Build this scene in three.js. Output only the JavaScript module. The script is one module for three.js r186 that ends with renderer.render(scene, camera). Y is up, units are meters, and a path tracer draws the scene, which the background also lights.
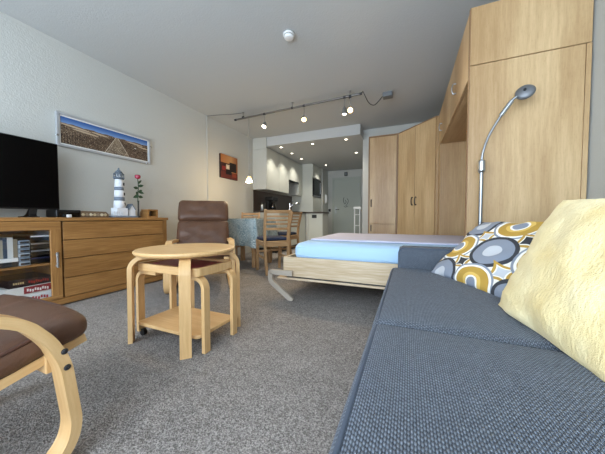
import * as THREE from 'three';
import { RoundedBoxGeometry } from 'three/addons/geometries/RoundedBoxGeometry.js';
import { mergeGeometries, mergeVertices } from 'three/addons/utils/BufferGeometryUtils.js';
import { RectAreaLightUniformsLib } from 'three/addons/lights/RectAreaLightUniformsLib.js';

// ---------------------------------------------------------------- camera, sky, daylight, exposure
const scene = new THREE.Scene();
const R = THREE.MathUtils.degToRad;
const camera = new THREE.PerspectiveCamera(2 * THREE.MathUtils.radToDeg(Math.atan(227 / 250)), 605 / 454, 0.03, 60);
camera.position.set(0, 0.75, 0);
camera.rotation.set(R(-2.06), R(22.98), 0, 'YXZ');
scene.add(camera);

scene.background = new THREE.Color().setRGB(2.6, 3.0, 3.5);          // overcast daylight beyond the window
RectAreaLightUniformsLib.init();
const WIN = { x0: -2.95, x1: 0.85, y0: 0.12, y1: 2.32, z: 1.35 };      // window behind the camera
const skyLight = new THREE.RectAreaLight(new THREE.Color().setRGB(0.80, 0.96, 1.13), 5.0, WIN.x1 - WIN.x0 - 0.1, WIN.y1 - WIN.y0 - 0.1);
skyLight.position.set((WIN.x0 + WIN.x1) / 2, (WIN.y0 + WIN.y1) / 2, WIN.z - 0.02);
skyLight.rotation.y = 0;                                              // shines towards -z, into the room
scene.add(skyLight);

const renderer = new THREE.WebGLRenderer({ antialias: true });
renderer.toneMapping = THREE.LinearToneMapping;
renderer.toneMappingExposure = 1.07;
renderer.shadowMap.enabled = true;

// ---------------------------------------------------------------- helpers
let seed = 7;
const rnd = () => { seed = (seed * 1664525 + 1013904223) >>> 0; return seed / 4294967296; };
const hash = (x, y, s) => { let h = (x * 374761393 + y * 668265263 + s * 2147483647) | 0; h = Math.imul(h ^ (h >>> 13), 1274126177); h ^= h >>> 16; return (h >>> 0) / 4294967296; };
const mod = (a, n) => ((a % n) + n) % n;
function pn(x, y, px, py, s) {                                       // periodic value noise
  const xi = Math.floor(x), yi = Math.floor(y), fx = x - xi, fy = y - yi;
  const u = fx * fx * (3 - 2 * fx), v = fy * fy * (3 - 2 * fy);
  const a = hash(mod(xi, px), mod(yi, py), s), b = hash(mod(xi + 1, px), mod(yi, py), s), c = hash(mod(xi, px), mod(yi + 1, py), s), d = hash(mod(xi + 1, px), mod(yi + 1, py), s);
  return (a + (b - a) * u) * (1 - v) + (c + (d - c) * u) * v;
}
const V = (x, y, z) => new THREE.Vector3(x, y, z);
const mix = (a, b, t) => a.map((v, i) => v + (b[i] - v) * t);
function tex(w, h, fn, tile, srgb = true) {                           // computed texture, tile = [metres in u, metres in v]
  const d = new Uint8Array(w * h * 4);
  for (let y = 0; y < h; y++) for (let x = 0; x < w; x++) {
    let c = fn(x, y); if (typeof c === 'number') c = [c, c, c];
    const i = (y * w + x) * 4;
    for (let k = 0; k < 3; k++) d[i + k] = Math.max(0, Math.min(255, c[k]));
    d[i + 3] = 255;
  }
  const t = new THREE.DataTexture(d, w, h);
  t.wrapS = t.wrapT = THREE.RepeatWrapping; t.magFilter = THREE.LinearFilter; t.minFilter = THREE.LinearMipmapLinearFilter; t.generateMipmaps = true;
  if (srgb) t.colorSpace = THREE.SRGBColorSpace;
  if (tile) t.repeat.set(1 / tile[0], 1 / tile[1]);
  t.needsUpdate = true;
  return t;
}
function canvasTex(w, h, draw) {
  const c = document.createElement('canvas'); c.width = w; c.height = h;
  draw(c.getContext('2d'), w, h);
  const t = new THREE.CanvasTexture(c); t.colorSpace = THREE.SRGBColorSpace;
  return t;
}
const std = (color, roughness = 0.6, o = {}) => new THREE.MeshStandardMaterial({ color, roughness, ...o });
const phys = (o) => new THREE.MeshPhysicalMaterial(o);

function woodMat(a, b, s, { rough = 0.5, streak = 0.6, fine = 0.35, tile = [1.3, 0.62], bump = 0.0002, bands = 9 } = {}) {
  const W = 512, H = 256;
  const g = (x, y) => {
    const warp = pn(x / 64, y / 42.67, 8, 6, s + 9) * 1.4;
    const big = pn(x / 256 + 0, y / (H / bands) + warp * 0.5, 2, bands, s);
    const mid = pn(x / 64, y / 4 + warp, 8, 64, s + 1);
    const fi = pn(x / 16, y, 32, 256, s + 2);
    const fleck = Math.pow(pn(x / 5.12, y / 1, 100, 256, s + 3), 6);
    return Math.min(1, Math.max(0, streak * (big - 0.5) + fine * (mid - 0.5) + 0.22 * (fi - 0.5) + 0.5 + fleck * 0.18));
  };
  const map = tex(W, H, (x, y) => mix(a, b, g(x, y)), tile);
  return std(0xffffff, rough, { map, bumpMap: tex(W, H, (x, y) => 128 + 110 * (pn(x / 16, y, 32, 256, s + 2) - 0.5), tile, false), bumpScale: bump });
}

// ----- geometry helpers; every geometry leaves as non-indexed position + normal + uv (metres)
function flat(g) {
  const r = g.index ? g.toNonIndexed() : g;
  for (const k of Object.keys(r.attributes)) if (!['position', 'normal', 'uv'].includes(k)) r.deleteAttribute(k);
  r.morphAttributes = {}; r.clearGroups();
  return r;
}
function uvm(g0, grain = 'x') {                                      // box-projected uv in metres, u along the grain
  const g = flat(g0), p = g.attributes.position, n = g.attributes.normal, uv = new Float32Array(p.count * 2), gi = 'xyz'.indexOf(grain);
  for (let t = 0; t < p.count; t += 3) {
    const f = [0, 1, 2].map((k) => Math.abs(n.getComponent(t, k) + n.getComponent(t + 1, k) + n.getComponent(t + 2, k)));
    const ax = f[0] > f[1] && f[0] > f[2] ? 0 : f[1] > f[2] ? 1 : 2;
    let [b, c] = [0, 1, 2].filter((k) => k !== ax); if (c === gi) [b, c] = [c, b];
    for (let k = 0; k < 3; k++) { uv[(t + k) * 2] = p.getComponent(t + k, b); uv[(t + k) * 2 + 1] = p.getComponent(t + k, c) + ax * 0.173; }
  }
  g.setAttribute('uv', new THREE.BufferAttribute(uv, 2));
  return g;
}
const names = {};
const numbered = (n) => { const k = names[n] = (names[n] ?? -1) + 1; return k ? n + '_' + String(k).padStart(3, '0') : n; };
function obj(name, geos, m, parent = scene, grain) {
  const list = (Array.isArray(geos) ? geos : [geos]).map((g) => (grain ? uvm(g, grain) : g.userData.keep || g.attributes.uv && grain === null ? flat(g) : uvm(g, 'x')));
  const g = list.length > 1 ? mergeGeometries(list) : list[0];
  const root = parent === scene ? null : parent._root ?? parent;
  if (root && root._world) g.translate(-root.position.x, -root.position.y, -root.position.z);
  const o = new THREE.Mesh(g, m);
  o.name = parent === scene ? numbered(name) : name; o.castShadow = o.receiveShadow = true;
  o._root = root; parent.add(o);
  return o;
}
function thing(name, label, category, at = [0, 0, 0], turn = 0, group) {   // parts given in local coordinates
  const o = new THREE.Group(); o.name = numbered(name); o.position.set(...at); o.rotation.y = turn;
  o.userData = { label, category }; if (group) o.userData.group = group;
  scene.add(o); return o;
}
function place(name, label, category, at, group) { const o = thing(name, label, category, at, 0, group); o._world = true; return o; }   // parts given in world coordinates
function tag(o, label, category, group) { o.userData = { label, category }; if (group) o.userData.group = group; return o; }
function struct(name, geos, m, parent = scene, grain) { const o = obj(name, geos, m, parent, grain); if (parent === scene) o.userData = { kind: 'structure' }; return o; }

const box = (x0, x1, y0, y1, z0, z1, r = 0) => {
  const w = Math.abs(x1 - x0), h = Math.abs(y1 - y0), d = Math.abs(z1 - z0);
  const g = r ? new RoundedBoxGeometry(w, h, d, 2, Math.min(r, w / 2.01, h / 2.01, d / 2.01)) : new THREE.BoxGeometry(w, h, d);
  return g.translate((x0 + x1) / 2, (y0 + y1) / 2, (z0 + z1) / 2);
};
const cyl = (r0, r1, h, x, y, z, seg = 20) => new THREE.CylinderGeometry(r1, r0, h, seg).translate(x, y + h / 2, z);   // r0 bottom, r1 top, y base
const lathe = (pts, x = 0, y = 0, z = 0, seg = 24) => new THREE.LatheGeometry(pts.map(([a, b]) => new THREE.Vector2(a, b)), seg).translate(x, y, z);
const tube = (pts, r, n = 24, rad = 8, tension = 0.5) => new THREE.TubeGeometry(new THREE.CatmullRomCurve3(pts, false, 'catmullrom', tension), n, r, rad);
function rod(a, b, r, seg = 10, r2 = r) {
  const d = b.clone().sub(a), g = new THREE.CylinderGeometry(r2, r, d.length(), seg);
  g.applyQuaternion(new THREE.Quaternion().setFromUnitVectors(V(0, 1, 0), d.clone().normalize()));
  return g.translate((a.x + b.x) / 2, (a.y + b.y) / 2, (a.z + b.z) / 2);
}
function fillet(pts, cuts, n = 9) {                                   // rounds the inner corners of a polyline
  const out = [pts[0].clone()];
  for (let i = 1; i < pts.length - 1; i++) {
    const c = Array.isArray(cuts) ? cuts[i - 1] : cuts, p = pts[i];
    const a = p.clone().add(pts[i - 1].clone().sub(p).setLength(c)), b = p.clone().add(pts[i + 1].clone().sub(p).setLength(c));
    for (let k = 0; k <= n; k++) { const t = k / n, w = 0.62; // rational-ish arc
      const q0 = (1 - t) ** 2, q1 = 2 * t * (1 - t) * w * 1.14, q2 = t * t, s = q0 + q1 + q2;
      out.push(a.clone().multiplyScalar(q0).addScaledVector(p, q1).addScaledVector(b, q2).divideScalar(s)); }
  }
  out.push(pts[pts.length - 1].clone());
  return out;
}
function ribbon(pts, W, width, thick, taper) {                        // rectangular bar swept along pts, W = direction of its width
  W = W.clone().normalize();
  const P = [], N = [], U = [], n = pts.length; let len = 0;
  const fr = pts.map((p, i) => {
    const T = pts[Math.min(i + 1, n - 1)].clone().sub(pts[Math.max(i - 1, 0)]).normalize(), Nn = T.clone().cross(W).normalize();
    if (i) len += p.distanceTo(pts[i - 1]);
    const k = taper ? taper(i / (n - 1)) : 1, hw = width / 2 * k, ht = thick / 2;
    return { T, Nn, len, c: [[1, 1], [-1, 1], [-1, -1], [1, -1]].map(([a, b]) => p.clone().addScaledVector(W, a * hw).addScaledVector(Nn, b * ht)) };
  });
  const push = (v, nn, u, w) => { P.push(v.x, v.y, v.z); N.push(nn.x, nn.y, nn.z); U.push(u, w); };
  const nd = [(f) => f.Nn, () => W.clone().negate(), (f) => f.Nn.clone().negate(), () => W];
  const across = [width, thick, width, thick];
  for (let i = 0; i < n - 1; i++) { const f = fr[i], g = fr[i + 1];
    for (let k = 0; k < 4; k++) { const a = f.c[k], b = f.c[(k + 1) % 4], c = g.c[(k + 1) % 4], d = g.c[k], v0 = k * 0.21, v1 = v0 + across[k];
      const nf = nd[k](f), ng = nd[k](g);
      const q = [[a, nf, f.len, v0], [b, nf, f.len, v1], [c, ng, g.len, v1], [a, nf, f.len, v0], [c, ng, g.len, v1], [d, ng, g.len, v0]];
      const fn = b.clone().sub(a).cross(c.clone().sub(a)); if (fn.dot(nf) < 0) { [q[1], q[2]] = [q[2], q[1]]; [q[4], q[5]] = [q[5], q[4]]; }
      for (const e of q) push(...e); } }
  for (const [f, s] of [[fr[0], -1], [fr[n - 1], 1]]) { const nn = f.T.clone().multiplyScalar(s), q = [0, 1, 2, 0, 2, 3].map((k) => f.c[k]);
    const fn = q[1].clone().sub(q[0]).cross(q[2].clone().sub(q[0])); const o = fn.dot(nn) < 0 ? [0, 2, 1, 3, 5, 4] : [0, 1, 2, 3, 4, 5];
    o.forEach((k) => push(q[k], nn, q[k].dot(W), f.len)); }
  const g = new THREE.BufferGeometry();
  g.setAttribute('position', new THREE.Float32BufferAttribute(P, 3)); g.setAttribute('normal', new THREE.Float32BufferAttribute(N, 3)); g.setAttribute('uv', new THREE.Float32BufferAttribute(U, 2));
  g.userData.keep = true; return g;
}
function soft(w, h, d, r, { sx = 16, sy = 6, sz = 16, bulge = 0, wr = 0, s = 1, side = 0, freq = 9 } = {}) {   // upholstered block, centre at the origin
  let g = new THREE.BoxGeometry(w, h, d, sx, sy, sz); g.deleteAttribute('uv'); g.deleteAttribute('normal'); g = mergeVertices(g, 1e-5);
  const p = g.attributes.position, a = V(), c = V();
  for (let i = 0; i < p.count; i++) {
    a.fromBufferAttribute(p, i);
    const u = a.x / (w / 2), v = a.z / (d / 2), y = a.y / (h / 2);
    c.set(THREE.MathUtils.clamp(a.x, -w / 2 + r, w / 2 - r), THREE.MathUtils.clamp(a.y, -h / 2 + r, h / 2 - r), THREE.MathUtils.clamp(a.z, -d / 2 + r, d / 2 - r));
    const dl = a.clone().sub(c); if (dl.lengthSq() > 1e-12) a.copy(c).add(dl.setLength(r));
    const k = Math.pow(Math.max(0, (1 - u * u) * (1 - v * v)), 0.5);
    a.y += bulge * k * y;
    const ky = 1 - y * y; if (side) { a.x += side * ky * Math.sign(u) * (Math.abs(u) > 0.98 ? 1 : 0); a.z += side * ky * Math.sign(v) * (Math.abs(v) > 0.98 ? 1 : 0); }
    if (wr) { const nn = pn(a.x * freq + 50, a.z * freq * 1.9 + a.y * 7 + 50, 997, 997, s) + 0.5 * pn(a.x * freq * 2.3 + 90, a.z * freq * 3 + 20, 997, 997, s + 3) - 0.75; a.y += wr * nn * Math.sign(y || 1) * 1.5; a.z += wr * nn * 0.5; }
    p.setXYZ(i, a.x, a.y, a.z);
  }
  g.computeVertexNormals(); return g;
}
function pillowGeo(w, h, t, { n = 36, pinch = 0.07, wr = 0.006, s = 3, pow = 0.42, back = 1 } = {}) {   // scatter cushion in the xy plane, front +z
  const parts = [];
  for (const sd of [1, -1]) {
    const P = [], U = [], I = [];
    for (let j = 0; j <= n; j++) for (let i = 0; i <= n; i++) {
      const u0 = i / n * 2 - 1, v0 = j / n * 2 - 1, u = Math.sin(u0 * Math.PI / 2), v = Math.sin(v0 * Math.PI / 2);
      const e = Math.pow((1 - u * u) * (1 - v * v), pow), rim = Math.pow(Math.max(Math.abs(u), Math.abs(v)), 3);
      const nz = (pn(u * 3 + 20, v * 3 + 20, 997, 997, s) - 0.5) + 0.6 * (pn(u * 7 + 30, v * 7 + 40, 997, 997, s + 1) - 0.5);
      P.push(u * w / 2 * (1 - pinch * (1 - v * v)), v * h / 2 * (1 - pinch * (1 - u * u)), sd * (t / 2 * e * (sd > 0 ? 1 : back) + wr * nz * Math.min(1, e * 4) * (1 + rim)) + 0.004 * Math.sin(u * 9 + v * 7) * rim);
      U.push(u * 0.5 + 0.5, v * 0.5 + 0.5);
    }
    for (let j = 0; j < n; j++) for (let i = 0; i < n; i++) { const a = j * (n + 1) + i, b = a + 1, c = a + n + 2, d = a + n + 1; sd > 0 ? I.push(a, b, c, a, c, d) : I.push(a, c, b, a, d, c); }
    const g = new THREE.BufferGeometry(); g.setAttribute('position', new THREE.Float32BufferAttribute(P, 3)); g.setAttribute('uv', new THREE.Float32BufferAttribute(U, 2)); g.setIndex(I); g.computeVertexNormals();
    parts.push(g.toNonIndexed());
  }
  const g = mergeGeometries(parts); g.userData.keep = true; return g;
}
const shapeBox = (pts, y0, y1) => {                                   // prism over a floor polygon [x, z]
  const s = new THREE.Shape(pts.map(([x, z]) => new THREE.Vector2(x, -z)));
  return new THREE.ExtrudeGeometry(s, { depth: y1 - y0, bevelEnabled: false }).rotateX(-Math.PI / 2).translate(0, y0, 0);
};

// ---------------------------------------------------------------- materials
const speckle = (x, y, n, s) => hash(x, y, s) * n;
const M = {};
{
  const carpet = (x, y) => { const a = hash(x, y, 11), b = pn(x / 2, y / 2, 256, 256, 12), c = pn(x / 24, y / 24, 21, 21, 13); const v = 0.45 * a + 0.55 * b; return mix([86, 82, 79], [182, 176, 171], Math.min(1, Math.max(0, 0.5 + (v - 0.5) * 1.5 + (c - 0.5) * 0.12))); };
  M.carpet = std(0xffffff, 1, { map: tex(512, 512, carpet, [1.0, 1.0]), bumpMap: tex(512, 512, (x, y) => 255 * (0.5 * hash(x, y, 11) + 0.5 * pn(x / 2, y / 2, 256, 256, 12)), [1.0, 1.0], false), bumpScale: 0.004 });
  const plaster = tex(256, 256, (x, y) => 255 * (0.5 * pn(x / 3, y / 3, 86, 86, 21) + 0.5 * pn(x / 8, y / 8, 32, 32, 22)), [0.35, 0.35], false);
  M.wall = std(0xbebeb8, 0.9, { bumpMap: plaster, bumpScale: 0.0012 });
  M.ceiling = std(0xbcbebd, 0.95, { bumpMap: plaster, bumpScale: 0.0012 });
  M.whitePaint = std(0xe2e3e0, 0.6);
  M.beech = woodMat([212, 182, 138], [166, 132, 90], 31, { rough: 0.42, streak: 1.0, fine: 0.3, bands: 7, tile: [1.7, 0.8] });
  M.beechEdge = std(0x8f6d49, 0.5);
  M.oak = woodMat([176, 130, 76], [132, 90, 44], 41, { rough: 0.45, streak: 0.4, fine: 0.6, bands: 8, tile: [0.9, 0.4] });
  M.oakDark = std(0x5a3d1f, 0.7);
  M.birch = woodMat([226, 190, 138], [202, 158, 102], 51, { rough: 0.38, streak: 0.4, fine: 0.45, bands: 8, tile: [0.9, 0.4] });
  M.chairWood = woodMat([186, 150, 108], [150, 114, 76], 55, { rough: 0.45, streak: 0.4, fine: 0.4, tile: [0.9, 0.4] });
  M.limed = woodMat([222, 204, 176], [190, 164, 128], 61, { rough: 0.5, streak: 0.4, fine: 0.7, bands: 10, tile: [0.8, 0.32] });
  M.kitchen = std(0xc6c7bd, 0.45);
  M.kitchenSide = std(0xbfbfb7, 0.5);
  M.worktop = woodMat([74, 62, 54], [52, 42, 36], 71, { rough: 0.4, streak: 0.3, fine: 0.5 });
  M.splash = std(0x4a3c35, 0.35);
  M.door = std(0xaeb3a9, 0.55);
  M.chrome = std(0xd6d8da, 0.16, { metalness: 1 });
  M.steel = std(0xb4b7ba, 0.34, { metalness: 1 });
  M.dullSteel = std(0xa9a8a4, 0.45, { metalness: 0.85 });
  M.black = std(0x0c0c0d, 0.4);
  M.blackGloss = std(0x050506, 0.16);
  M.tvScreen = phys({ color: 0x020203, roughness: 0.3, specularIntensity: 0.25 });
  M.darkGrey = std(0x2b2b2d, 0.55);
  M.grey = std(0x6d7072, 0.5);
  M.whitePlastic = std(0xe6e6e4, 0.45);
  M.greyMetal = std(0xb5aa9b, 0.6);
  const grain = tex(256, 256, (x, y) => 255 * (0.55 * pn(x / 4, y / 4, 64, 64, 81) + 0.45 * pn(x / 9, y / 9, 28, 28, 82)), [0.06, 0.06], false);
  M.leather = std(0xffffff, 0.42, { map: tex(256, 256, (x, y) => mix([106, 74, 54], [86, 58, 42], 0.7 * pn(x / 40, y / 40, 6, 6, 83) + 0.3 * pn(x / 6, y / 6, 42, 42, 84)), [0.5, 0.5]), bumpMap: grain, bumpScale: 0.0012 });
  M.piping = std(0x52352b, 0.5);
  // woven upholstery: short raised stitches in offset rows
  const weave = (x, y) => { const row = Math.floor(y / 8), xx = mod(x + (row % 2) * 8 + Math.floor(row / 2) * 4, 16), yy = mod(y, 8); const a = 1 - Math.min(1, Math.hypot((xx - 8) / 7.5, (yy - 4) / 3.6)); return Math.sqrt(Math.max(0, a)); };
  M.sofa = phys({ color: 0xffffff, roughness: 0.72, sheen: 0.5, sheenRoughness: 0.45, sheenColor: new THREE.Color(0x9fb0c4), map: tex(512, 512, (x, y) => { const wv = weave(x, y), n = hash(x >> 1, y >> 1, 91) * 0.35 + pn(x / 9, y / 9, 56, 56, 92) * 0.3; return mix([40, 46, 56], [146, 156, 169], Math.min(1, 0.75 * wv + n * 0.6)); }, [0.28, 0.28]), bumpMap: tex(512, 512, (x, y) => 235 * weave(x, y), [0.28, 0.28], false), bumpScale: 0.0035 });
  M.sofaPiping = std(0x4a5463, 0.8);
  const plush = tex(256, 256, (x, y) => 255 * (0.35 * hash(x, y, 101) + 0.35 * pn(x / 5, y / 12, 50, 21, 102) + 0.3 * pn(x / 24, y / 24, 10, 10, 103)), [0.5, 0.5], false);
  M.yellow = phys({ color: 0xffffff, roughness: 0.95, sheen: 0.6, sheenRoughness: 0.5, sheenColor: new THREE.Color(0xfff3cf), map: tex(256, 256, (x, y) => mix([242, 228, 184], [222, 194, 126], Math.max(0, Math.min(1, 0.9 * (0.6 * pn(x / 43, y / 43, 6, 6, 104) + 0.25 * pn(x / 13, y / 22, 20, 12, 105) + 0.15 * hash(x, y, 106)) - 0.1))), [1, 1]), bumpMap: plush, bumpScale: 0.004 });
  M.blueSheet = std(0xb2d3f2, 0.9);
  M.lilac = std(0xcfcfe2, 0.92);
  M.navy = std(0x1c2740, 0.9);
  M.burgundy = std(0x96153f, 0.35);
  const leafy = (x, y) => { const a = pn(x / 12, y / 9, 21, 28, 111), b = pn(x / 5, y / 6, 51, 43, 112), c = pn(x / 30, y / 30, 8, 8, 113); const v = Math.sin((a * 2.2 + b + x * 0.03) * 9) * 0.5 + 0.5; return mix(mix([126, 146, 150], [224, 230, 226], v), [92, 116, 122], c * b * 0.8); };
  M.cloth = std(0xffffff, 0.95, { map: tex(256, 256, leafy, [0.5, 0.5]), side: THREE.DoubleSide });
  M.pane = phys({ color: 0xffffff, roughness: 0.02, transmission: 1, thickness: 0, ior: 1.45 });
  M.bulbWhite = std(0xffffff, 0.4, { emissive: 0xfff0d8, emissiveIntensity: 9 });
  M.bulbWarm = std(0xffffff, 0.4, { emissive: 0xffc878, emissiveIntensity: 14 });
}

// ---------------------------------------------------------------- the room
struct('floor', box(-3.3, 1.12, -0.1, 0, 1.5, -8.15), M.carpet);
struct('ceiling', box(-3.3, 1.12, 2.48, 2.6, 1.5, -8.15), M.ceiling);
struct('ceiling_soffit', box(-3.17, -0.84, 2.29, 2.479, -4.7, -8.0), M.ceiling);
struct('wall_left', box(-3.3, -3.17, 0, 2.48, 1.5, -8.15), M.wall);
struct('wall_right', box(0.965, 1.12, 0, 2.48, 1.5, -5.2), M.wall);
struct('wall_back', box(-0.85, 0.965, 0, 2.48, -5.06, -5.2), M.wall);
struct('wall_hall_right', box(-0.85, -0.73, 0, 2.48, -5.2, -8.15), M.wall);
struct('wall_hall_back', [box(-3.17, -2.29, 0, 2.29, -8, -8.12), box(-1.44, -0.85, 0, 2.29, -8, -8.12), box(-2.29, -1.44, 2.02, 2.29, -8, -8.12)], M.wall);
struct('wall_hall_left', box(-3.17, -2.47, 0, 2.29, -7.42, -8), M.wall);
{
  const s = new THREE.Shape([[-3.17, 0], [0.965, 0], [0.965, 2.48], [-3.17, 2.48]].map((p) => new THREE.Vector2(...p)));
  s.holes.push(new THREE.Path([[WIN.x0, WIN.y0], [WIN.x0, WIN.y1], [WIN.x1, WIN.y1], [WIN.x1, WIN.y0]].map((p) => new THREE.Vector2(...p))));
  struct('wall_front', new THREE.ExtrudeGeometry(s, { depth: 0.14, bevelEnabled: false }).translate(0, 0, WIN.z), M.wall);
  const f = [box(WIN.x0, WIN.x1, WIN.y0, WIN.y0 + 0.07, WIN.z + 0.03, WIN.z + 0.1), box(WIN.x0, WIN.x1, WIN.y1 - 0.07, WIN.y1, WIN.z + 0.03, WIN.z + 0.1)];
  for (const k of [0, 1 / 3, 2 / 3, 1]) { const x = WIN.x0 + 0.035 + (WIN.x1 - WIN.x0 - 0.07) * k; f.push(box(x - 0.035, x + 0.035, WIN.y0 + 0.07, WIN.y1 - 0.07, WIN.z + 0.03, WIN.z + 0.1)); }
  const w = struct('window_1', f, M.whitePaint);
  for (const k of [0, 1, 2]) { const sx = (WIN.x1 - WIN.x0 - 0.07) / 3, x = WIN.x0 + 0.035 + sx * k; obj('pane', box(x + 0.036, x + sx - 0.036, WIN.y0 + 0.071, WIN.y1 - 0.071, WIN.z + 0.06, WIN.z + 0.066), M.pane, w); }
}
// hallway door
{
  const d = struct('door_1', box(-2.27, -1.46, 0.01, 2.0, -8.04, -8.0), M.door);
  obj('door_frame', [box(-2.33, -2.272, 0, 2.06, -8.02, -7.975), box(-1.458, -1.40, 0, 2.06, -8.02, -7.975), box(-2.272, -1.458, 2.002, 2.06, -8.02, -7.975)], M.door, d);
  obj('handle_plate', box(-2.215, -2.18, 0.9, 1.12, -8.0, -7.99, 0.004), M.steel, d);
  obj('handle', [rod(V(-2.197, 1.03, -7.99), V(-2.197, 1.03, -7.945), 0.011), rod(V(-2.197, 1.03, -7.945), V(-2.07, 1.03, -7.945), 0.011)], M.chrome, d);
  obj('hinge', [0.3, 1.0, 1.75].map((y) => cyl(0.012, 0.012, 0.09, -1.462, y, -7.97, 10)), M.steel, d);
}
{ const t = place('door_ornament', 'dark curly ornament hung on the pale hallway door', 'ornament', [-1.87, 1.1, -7.985]);
  for (const p of [[V(-1.93, 1.42, -7.985), V(-1.95, 1.3, -7.98), V(-1.90, 1.2, -7.98), V(-1.86, 1.26, -7.98), V(-1.88, 1.33, -7.985)], [V(-1.83, 1.38, -7.985), V(-1.79, 1.3, -7.98), V(-1.82, 1.2, -7.98), V(-1.88, 1.14, -7.985)], [V(-1.93, 1.13, -7.985), V(-1.88, 1.1, -7.98), V(-1.80, 1.14, -7.985)]]) obj('curl', tube(p, 0.007, 20, 6), M.darkGrey, t); }
{ const t = place('exit_light', 'small dark box mounted above the hallway door', 'sign', [-1.87, 2.1, -8]); obj('casing', box(-1.92, -1.82, 2.1, 2.22, -8, -7.96, 0.01), M.darkGrey, t); obj('front_plate', box(-1.9, -1.84, 2.12, 2.2, -7.96, -7.955), M.grey, t); }
{ const t = place('light_switch', 'dark square light switch on the wall beside the hallway door', 'switch', [-2.42, 1.0, -8]); obj('plate', box(-2.455, -2.375, 0.96, 1.05, -8, -7.988, 0.004), M.darkGrey, t); obj('rocker', box(-2.44, -2.39, 0.975, 1.035, -7.988, -7.982, 0.002), M.black, t); }
{ const t = place('intercom', 'slim white intercom handset on the hallway side wall', 'intercom', [-2.47, 1.25, -7.7]); obj('housing', box(-2.47, -2.44, 1.22, 1.5, -7.74, -7.66, 0.01), M.whitePlastic, t); obj('handset', box(-2.44, -2.41, 1.24, 1.48, -7.72, -7.68, 0.012), M.whitePlastic, t); }
{ // white tubular rack
  const t = place('towel_rack', 'white tubular rack standing at the end of the hallway', 'rack', [-1.24, 0, -6.7]);
  for (const x of [-1.33, -1.19]) obj('post', rod(V(x, 0, -6.7), V(x, 1.02, -6.7), 0.014), M.whitePlastic, t);
  obj('top_rail', box(-1.36, -1.16, 0.99, 1.05, -6.72, -6.68, 0.012), M.whitePlastic, t);
  for (const y of [0.25, 0.55, 0.84]) obj('crossbar', rod(V(-1.33, y, -6.7), V(-1.19, y, -6.7), 0.01), M.whitePlastic, t);
  obj('foot', box(-1.36, -1.16, 0, 0.025, -6.82, -6.58, 0.008), M.whitePlastic, t);
}
// surface cable on the wall and ceiling
{
  const t = place('surface_cable', 'thin cable running up the wall and along the ceiling to the track', 'cable', [-3.163, 0.76, -3.32]);
  obj('wall_run', rod(V(-3.162, 0.02, -3.32), V(-3.162, 2.475, -3.32), 0.008, 8), M.wall, t);
  obj('ceiling_run', tube([V(-3.16, 2.472, -3.32), V(-2.95, 2.472, -3.36), V(-2.75, 2.472, -3.42), V(-2.55, 2.472, -3.45)], 0.005, 20, 6), M.grey, t);
}

// ---------------------------------------------------------------- ceiling fittings
{
  const t = place('smoke_detector', 'round white smoke detector on the ceiling', 'smoke detector', [-1.06, 2.48, -2.17]);
  obj('base', lathe([[0, 0], [0.055, 0], [0.055, -0.016], [0.05, -0.018], [0, -0.018]].reverse(), -1.06, 2.48, -2.17), M.whitePlastic, t);
  obj('cover', lathe([[0, -0.018], [0.046, -0.018], [0.045, -0.038], [0.036, -0.046], [0, -0.048]].reverse(), -1.06, 2.48, -2.17), M.whitePlastic, t);
}
const DL = [[-2.57, -4.87], [-2.57, -5.42], [-2.58, -6.02], [-1.85, -4.9], [-1.145, -4.88], [-1.15, -5.95], [-2.23, -7.0]];
const DLlabel = ['recessed ceiling spot closest to the tall end of the wall cabinets', 'middle of the three recessed spots along the kitchen wall cabinets', 'recessed ceiling spot over the cooker hood', 'recessed ceiling spot in the middle of the soffit front', 'recessed ceiling spot at the soffit corner by the wardrobe wall', 'recessed ceiling spot further in by the hallway entrance', 'recessed ceiling spot next to the microwave cupboard'];
DL.forEach(([x, z], i) => {
  const t = place('recessed_spot', DLlabel[i], 'ceiling light', [x, 2.29, z], 'recessed spots in the kitchen soffit');
  obj('trim_ring', lathe([[0.028, 0.0], [0.042, 0.0], [0.042, -0.004], [0.03, -0.008], [0.028, 0.0]], x, 2.289, z), M.steel, t);
  obj('lens', cyl(0.028, 0.028, 0.004, x, 2.283, z, 18), M.bulbWhite, t);
  const l = new THREE.SpotLight(new THREE.Color(1, 0.95, 0.84), 3.2, 0, R(54), 0.9, 2); l.position.set(x, 2.275, z); l.target.position.set(x, 0, z); l.castShadow = true; l.shadow.radius = 1.2; scene.add(l, l.target);
});
// cable-track rail with hanging spots
const RY = 2.4, RZ = -3.45;
{
  const t = place('track_rail', 'long dark metal lighting rail hung below the ceiling', 'light rail', [-1.64, RY, RZ]);
  obj('rail', rod(V(-2.66, RY - 0.02, RZ), V(-0.62, RY + 0.015, RZ), 0.0145, 12), std(0x77746f, 0.4, { metalness: 0.7 }), t);
  obj('end_cap', [rod(V(-2.69, RY - 0.021, RZ), V(-2.65, RY - 0.02, RZ), 0.016, 12)], M.darkGrey, t);
  obj('end_cap', [rod(V(-0.63, RY + 0.015, RZ), V(-0.6, RY + 0.016, RZ), 0.016, 12)], M.darkGrey, t);
  for (const x of [-2.52, -1.63, -0.76]) { const h = obj('standoff', [rod(V(x, RY, RZ), V(x, 2.478, RZ), 0.007, 8), cyl(0.016, 0.016, 0.012, x, 2.467, RZ, 12)], M.dullSteel, t); obj('clip', rod(V(x - 0.014, RY, RZ), V(x + 0.014, RY, RZ), 0.018, 12), M.darkGrey, h); }
}
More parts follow.
